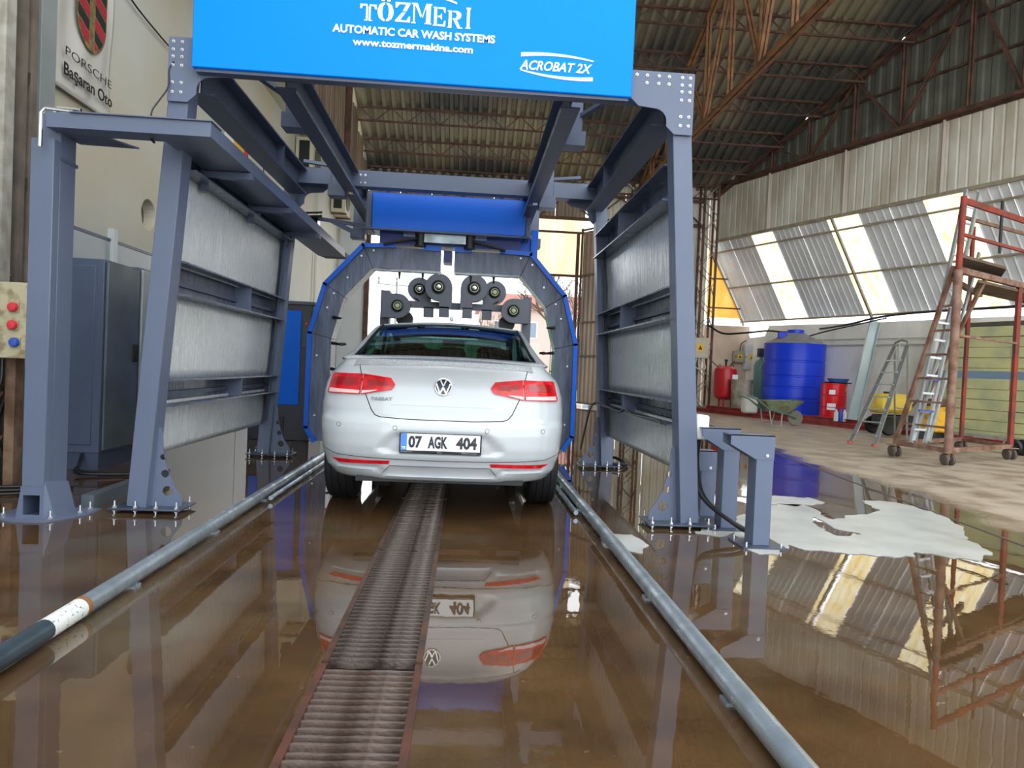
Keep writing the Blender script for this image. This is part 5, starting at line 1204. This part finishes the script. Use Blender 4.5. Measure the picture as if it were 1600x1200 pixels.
for k, (px, py, c) in enumerate(((1306, 657, (220, 224, 226)), (1313, 658, (40, 70, 180)), (1319, 656, (214, 218, 222)))):
    q = G(px, py, PLZ); lab = ['white plastic bottle nearest the red drum', 'blue plastic bottle between two white ones beside the drum', 'white plastic bottle against the leaning channel'][k]
    t = thing('plastic_bottle', lab, 'bottle', (q.x, 15.9, PLZ), 'bottles beside the drum')
    q = V((q.x*15.9/q.y, 15.9, 0))
    MB().lathe([(.045, 0), (.05, .02), (.05, .2), (.02, .25), (.02, .28)], (q.x, q.y, PLZ), n=12).build('bottle_body', mat('bot%d' % k, c, .4), t)
    MB().lathe([(.024, 0), (.024, .03)], (q.x, q.y, PLZ+.28), n=10).build('cap', mat('bot_cap', (40, 60, 170)), t)
# red beams lying on the floor in front of the plinth
pa = V((6.85, 21.2, 0)); pb_ = V((10.35, 11.9, 0)); dirb = (pb_-pa).normalized(); nb_ = V((dirb.y, -dirb.x, 0))
for k, (o_, z, a, b) in enumerate(((-.12, .0, 0, 8.6), (.0, .0, .4, 8.0), (.13, .0, .2, 9.3), (-.02, .1, .8, 7.2), (-.26, .0, 1.2, 9.6))):
    u0 = pa+dirb*a+nb_*(o_)+V((0, 0, z)); u1 = pa+dirb*b+nb_*(o_)+V((0, 0, z))
    I_ = [(-.05, 0), (.05, 0), (.05, .012), (.006, .012), (.006, .088), (.05, .088), (.05, .1), (-.05, .1), (-.05, .088), (-.006, .088), (-.006, .012), (-.05, .012)]
    ob = MB().sweep(I_, u0, u1).build('steel_beam', PRIMER)
    tag(ob, ['red primed steel beam on the floor, second from the camera side', 'red primed steel beam lying in the middle of the row', 'red primed steel beam lying against the plinth', 'red primed steel beam stacked on top of the others', 'red primed steel beam lying nearest the camera'][k], 'steel beam', 'red beams along the plinth')
# wheelbarrow
wbp = G(1214, 664); WX, WY = wbp.x, wbp.y
t = thing('wheelbarrow', 'old green wheelbarrow filled with dirt in front of the blue tank', 'wheelbarrow', (WX, WY, 0))
WG = mat('barrow_green', (122, 134, 104), .7, 0, 0, 6, .2, 20, rgb2=(96, 98, 76)); WP = mat('barrow_pipe', (96, 116, 106), .6)
def tubp(u, v_): return None
tb = MB(); lo_ = [(-.22, -.16), (.2, -.16), (.2, .16), (-.22, .16)]; hi_ = [(-.42, -.28), (.5, -.3), (.5, .3), (-.42, .28)]
vs_ = [V((WX+x, WY+y, .30)) for x, y in lo_]+[V((WX+x, WY+y, .56+(.03 if x > 0 else 0))) for x, y in hi_]
vs_ += [V((WX+x*.96, WY+y*.94, .31)) for x, y in lo_]+[V((WX+x*.96, WY+y*.94, .56+(.03 if x > 0 else 0))) for x, y in hi_]
tb.add(vs_, [(0, 1, 2, 3), (11, 10, 9, 8)]+[(i, (i+1) % 4, 4+(i+1) % 4, 4+i) for i in range(4)]+[(8+(i+1) % 4, 8+i, 12+i, 12+(i+1) % 4) for i in range(4)]+[(4+i, 4+(i+1) % 4, 12+(i+1) % 4, 12+i) for i in range(4)])
tb.build('tray', WG, t, smooth=False)
MB().grid(lambda u, v_: V((WX-.36+.8*u, WY-.25+.5*v_, .52+.035*sin(u*5+1)*sin(v_*4+.5))), 10, 6).build('dirt', mat('dirt', (150, 124, 96), .95, 0, .3, 8), t)
for s_ in (-1, 1):
    MB().tube([(WX-.85, WY+s_*.27, .66), (WX-.6, WY+s_*.26, .58), (WX-.3, WY+s_*.24, .36), (WX+.2, WY+s_*.12, .26), (WX+.42, WY+s_*.05, .18)], .022, 8).build('handle', WP, t)
    MB().tube([(WX-.3, WY+s_*.24, .34), (WX-.24, WY+s_*.25, .0), (WX-.02, WY+s_*.25, .0), (WX+.02, WY+s_*.2, .28)], .016, 8).build('leg', mat('leg_pale', (170, 160, 146), .7), t)
MB().lathe([(.06, -.02), (.11, -.035), (.17, -.035), (.18, 0), (.17, .035), (.11, .035), (.06, .02)], (WX+.42, WY, .18), (0, 1, 0), 24).build('wheel', mat('old_tyre', (120, 118, 106), .8), t)
# leaning channel
a_ = G(1331, 661, 0.14); a_ = AY(1331, 661, 16.1); b_ = AY(1368, 500, 16.9)
t = MB().sweep([(-.13, -.03), (.13, -.03), (.13, .03), (.12, .03), (.12, -.02), (-.12, -.02), (-.12, .03), (-.13, .03)], (a_.x, a_.y, max(a_.z, .145)), b_, (0, -1, 0)).build('steel_channel', mat('bright_channel', (186, 202, 208), .35, .5, .1, 2))
tag(t, 'long pale steel channel leaning against the right wall beside the drum', 'steel channel')
# yellow sprayer machines
p = AY(1392, 635, 14.2)
t = thing('sprayer_tank', 'yellow plastic sprayer tank on a black wheeled cart behind the step ladder', 'sprayer', (p.x, p.y, 0))
YL = mat('sprayer_yellow', (226, 196, 70), .45, 0, .1, 3)
MB().box((p.x-.42, p.y-.25, .45), (p.x+.36, p.y+.25, .86)).build('tank', YL, t, .09)
MB().box((p.x-.3, p.y-.2, .18), (p.x+.4, p.y+.2, .42)).build('engine', BLACK, t, .02)
for s_ in (-.28, .28): MB().lathe([(.05, -.03), (.16, -.04), (.19, 0), (.16, .04), (.05, .03)], (p.x-.2, p.y+s_, .19), (0, 1, 0), 20).build('wheel', BLACK, t)
MB().tube([(p.x+.3, p.y, .4), (p.x+.62, p.y, .8), (p.x+.62, p.y, .86)], .02, 8).build('handle', BLACK, t)
MB().lathe([(.07, 0), (.07, .04)], (p.x-.1, p.y, .86), n=14).build('cap', BLACK, t)
p = AY(1462, 640, 12.6)
t = thing('pump_machine', 'yellow pump machine with a red cap behind the extension ladder', 'pump', (p.x, p.y, 0))
YO = mat('machine_yellow', (232, 176, 24), .45, 0, 0, 6, rgb2=(150, 104, 20), thresh=(.3, .45))
MB().box((p.x-.2, p.y-.2, .2), (p.x+.22, p.y+.2, .68)).build('casing', YO, t, .03)
MB().box((p.x-.12, p.y-.15, .68), (p.x+.16, p.y+.15, .82)).build('motor', mat('motor_brown', (90, 60, 40)), t, .02)
MB().lathe([(.05, 0), (.09, .02), (.09, .08), (0, .09)], (p.x+.02, p.y, .82), n=16).build('red_cap', mat('cap_red', (200, 30, 50)), t)
for s_ in (-.14, .16): MB().box((p.x+s_-.03, p.y-.2, 0), (p.x+s_+.03, p.y+.2, .2)).build('foot', BLACK, t)
# stack of pale yellow insulation slabs with a blue-grey band
a_ = V((10.05, 14.3, 0)); b2 = V((10.9, 11.6, 0)); dd = (b2-a_); 
t = thing('insulation_stack', 'tall stack of pale yellow insulation slabs behind the scaffold tower, banded in blue-grey', 'insulation stack', a_)
YS = mat('insulation_yellow', (206, 206, 150), .8, 0, 0, 2.2, .15, 12, rgb2=(176, 184, 146), thresh=(.35, .6))
ofs = V((dd.y, -dd.x, 0)).normalized()*-.9; hgt = 2.3/11
for k in range(11):
    j = V((random.uniform(-.02, .02), random.uniform(-.02, .02), 0)); z0, z1 = k*hgt, (k+1)*hgt-.008
    P0 = a_+j; P1 = a_+dd+j; q = [P0, P1, P1+ofs, P0+ofs]
    for h_ in range(2):
        A = P0+(P1-P0)*(.5*h_+.002); B_ = P0+(P1-P0)*(.5*h_+.498)
        q = [A, B_, B_+ofs, A+ofs]
        MB().add([V((c.x, c.y, z0)) for c in q]+[V((c.x, c.y, z1)) for c in q], [(0, 3, 2, 1), (4, 5, 6, 7)]+[(i, (i+1) % 4, 4+(i+1) % 4, 4+i) for i in range(4)]).build('slab', YS, t, .006)
q = [a_-ofs*.02-dd*.01, a_+dd*1.01-ofs*.02, a_+dd*1.01+ofs*1.02, a_+ofs*1.02-dd*.01]
MB().add([V((c.x, c.y, 1.12)) for c in q]+[V((c.x, c.y, 1.40)) for c in q], [(i, (i+1) % 4, 4+(i+1) % 4, 4+i) for i in range(4)]).build('band', mat('band_blue', (128, 152, 176), .35, .2), t, smooth=False)
MB().add([V((c.x, c.y, 2.30)) for c in q]+[V((c.x, c.y, 2.38)) for c in q], [(0, 3, 2, 1), (4, 5, 6, 7)]+[(i, (i+1) % 4, 4+(i+1) % 4, 4+i) for i in range(4)]).build('cover', mat('cover_dark', (84, 82, 72), .8), t, smooth=False)
MB().tube([a_+V((-.12, .1, 0)), a_+V((-.12, .1, 2.2))], .09, 12).build('corner_pipe', mat('pipe_white', (205, 205, 198)), t)
# step ladder
ALU = mat('aluminium', (190, 196, 198), .35, .7, .15, 6)
t = thing('step_ladder', 'worn aluminium step ladder standing in front of the yellow sprayer', 'step ladder', (6.95, 11.8, 0))
fa, fb = G(1328, 693), G(1366, 698); ta = AY(1398, 542, 12.3); tb_ = AY(1418, 540, 12.0)
MB().beam(fa, ta, .07, .03).build('front_rail', ALU, t); MB().beam(fb, tb_, .07, .03).build('front_rail', ALU, t)
ra, rb = G(1398, 684), G(1417, 690)
MB().beam(ra, ta, .03, .02).build('rear_leg', ALU, t); MB().beam(rb, tb_, .03, .02).build('rear_leg', ALU, t)
for k in range(7):
    u = .1+k*.125; MB().beam(fa+(ta-fa)*u, fb+(tb_-fb)*u, .09, .02).build('step', ALU, t)
for u in (.35, .7): MB().beam(ra+(ta-ra)*u, rb+(tb_-rb)*u, .025, .02).build('brace', ALU, t)
MB().tube([ta, ta+V((0, 0, .07)), (ta+tb_)/2+V((0, 0, .11)), tb_+V((0, 0, .07)), tb_], .016, 8).build('top_hoop', mat('hoop_dark', (120, 116, 112), .5), t)
for q in (fa, fb): MB().box((q.x-.035, q.y-.03, 0), (q.x+.035, q.y+.03, .05)).build('foot', mat('foot_red', (180, 90, 80)), t)
# scaffold tower
SB = mat('scaffold_bare', (150, 122, 106), .75, .1, 0, 6, .2, 30, rgb2=(112, 74, 58)); SR = mat('scaffold_red', (150, 54, 40), .7, 0, 0, 5, .2, 30, rgb2=(108, 52, 40))
A, Bc, Cc, D = V((6.5, 9.04, 0)), V((6.32, 9.93, 0)), V((8.21, 10.07, 0)), V((8.21, 11.12, 0))
Wv = V((.72, 1.05, 0))
t = thing('scaffold_tower', 'rusty red scaffold tower on castors at the right edge', 'scaffold tower', (7.3, 10.4, 0))
def at_(P, z): return V((P.x, P.y, z))
MB().cyl(at_(A, .17), at_(A, 2.62), .055, 14).build('thick_leg', SB, t)
MB().cyl(at_(A, 2.62), at_(A+V((.02, 0, 0)), 3.60), .04, 12).build('guard_post', SR, t)
MB().beam(at_(D, .2), at_(D, 3.7), .05, .05).build('leg', SR, t); MB().beam(at_(Cc, .2), at_(Cc, 2.6), .06, .06).build('leg', SR, t)
MB().beam(at_(Bc, .2), at_(A+V((-.03, .05, 0)), 2.68), .05, .05).build('slanted_leg', SB, t)
MB().beam(at_(Bc+(D-Bc)*.35, .75), at_(A+(Cc-A)*.42, 2.6), .045, .045).build('slanted_leg', SB, t)
for k in range(7):
    z = .50+k*.33; u = (z-.2)/2.48; P0 = at_(Bc, .2)+(at_(A, 2.68)-at_(Bc, .2))*u
    MB().beam(P0, at_(A, z-.0), .03, .03).build('rung', SB, t)
for a, b in ((A, Cc), (Cc, D), (D, Bc), (Bc, A)): MB().beam(at_(a, .2), at_(b, .2), .06, .06).build('base_bar', SB, t)
MB().beam(at_(A, 1.75), at_(Cc, 1.75), .04, .03).build('brace_bar', SB, t)
MB().beam(at_(A, 2.62), at_(Cc+(Cc-A)*.6, 2.62), .07, .08).build('platform_beam', SB, t)
MB().beam(at_(A+Wv, 2.62), at_(D+(Cc-A)*.2, 2.62), .07, .08).build('platform_beam', SB, t)
def planks(u0, u1, z, n, nm_='plank'):
    for k in range(n):
        o0 = Wv*(k/n); o1 = Wv*((k+.94)/n)
        q = [A+(Cc-A)*u0+o0, A+(Cc-A)*u1+o0, A+(Cc-A)*u1+o1, A+(Cc-A)*u0+o1]
        MB().add([at_(c, z) for c in q]+[at_(c, z+.04) for c in q], [(0, 3, 2, 1), (4, 5, 6, 7)]+[(i, (i+1) % 4, 4+(i+1) % 4, 4+i) for i in range(4)]).build(nm_, mat('old_plank', (112, 92, 76), .85, 0, .3, 6), t)
planks(.3, 1.6, 2.52, 4); planks(.02, .75, 2.80, 3)
for z, w_ in ((3.1, .04), (3.55, .08)):
    MB().beam(at_(A, z), at_(A+(Cc-A)*1.6, z+.06), .04, w_).build('guard_rail', SR, t)
MB().beam(at_(A, 3.55), at_(A+Wv, 3.57), .035, .04).build('guard_rail', SB, t)
MB().beam(at_(A+(Cc-A)*.62, 3.0), at_(A+(Cc-A)*.62, 3.75), .03, .03).build('guard_post', BLACK, t)
MB().beam(at_(A+Wv, 3.6), at_(A+Wv+(Cc-A)*1.5, 3.7), .04, .05).build('guard_rail', SB, t)
for P0 in (A, Bc, Cc, D):
    cs = MB().box((P0.x-.09, P0.y-.07, .165), (P0.x+.09, P0.y+.07, .18)).box((P0.x-.02, P0.y-.03, .07), (P0.x+.02, P0.y+.03, .165)).build('castor_fork', SB, t); stuff(cs)
    for s_ in (-.045, .045): MB().lathe([(.02, -.02), (.06, -.024), (.08, -.015), (.08, .015), (.06, .024), (.02, .02)], (P0.x+s_, P0.y, .08), (1, 0, .1), 18).build('wheel', mat('castor_rubber', (90, 82, 74), .8), t)
# extension ladder inside the tower
t = thing('extension_ladder', 'long aluminium extension ladder leaning through the scaffold tower', 'ladder', (6.45, 10.0, 0))
for (x0, y0, x1, y1, nm_) in ((1423, 692, 1510, 296, 'rail'), (1445, 695, 1530, 302, 'rail')):
    a_ = AY(x0, y0, 9.55); a_.z = .24; b_ = AY(x1, y1, 10.3)
    MB().beam(a_, b_, .035, .07).build('rail', ALU, t); MB().beam(a_+V((.07, .02, .02)), b_+V((.07, .02, -.9))*1.0, .03, .06).build('rail', ALU, t)
    if x0 == 1423: r0 = (a_, b_)
    else: r1 = (a_, b_)
for k in range(14):
    u = .05+k*.068; MB().beam(r0[0]+(r0[1]-r0[0])*u, r1[0]+(r1[1]-r1[0])*u, .03, .03).build('rung', ALU, t)
for u in (.12, .24): MB().beam(r0[0]+(r0[1]-r0[0])*u+V((0, -.03, 0)), r1[0]+(r1[1]-r1[0])*u+V((0, -.03, 0)), .035, .03).build('blue_rung_cover', mat('rung_blue', (60, 90, 160)), t)
# black machine wheels at the right edge, and a rear right post
for k, (px, py) in enumerate(((1583, 711), (1597, 712))):
    q = G(px, py); t = MB().lathe([(.03, -.04), (.1, -.05), (.13, -.03), (.13, .03), (.1, .05), (.03, .04)], (q.x, q.y, .131), (.8, .6, 0), 22).build('cart_wheel', BLACK)
    tag(t, ['black cart wheel beside the right castor of the scaffold', 'black cart wheel at the very right edge of the picture'][k], 'wheel')
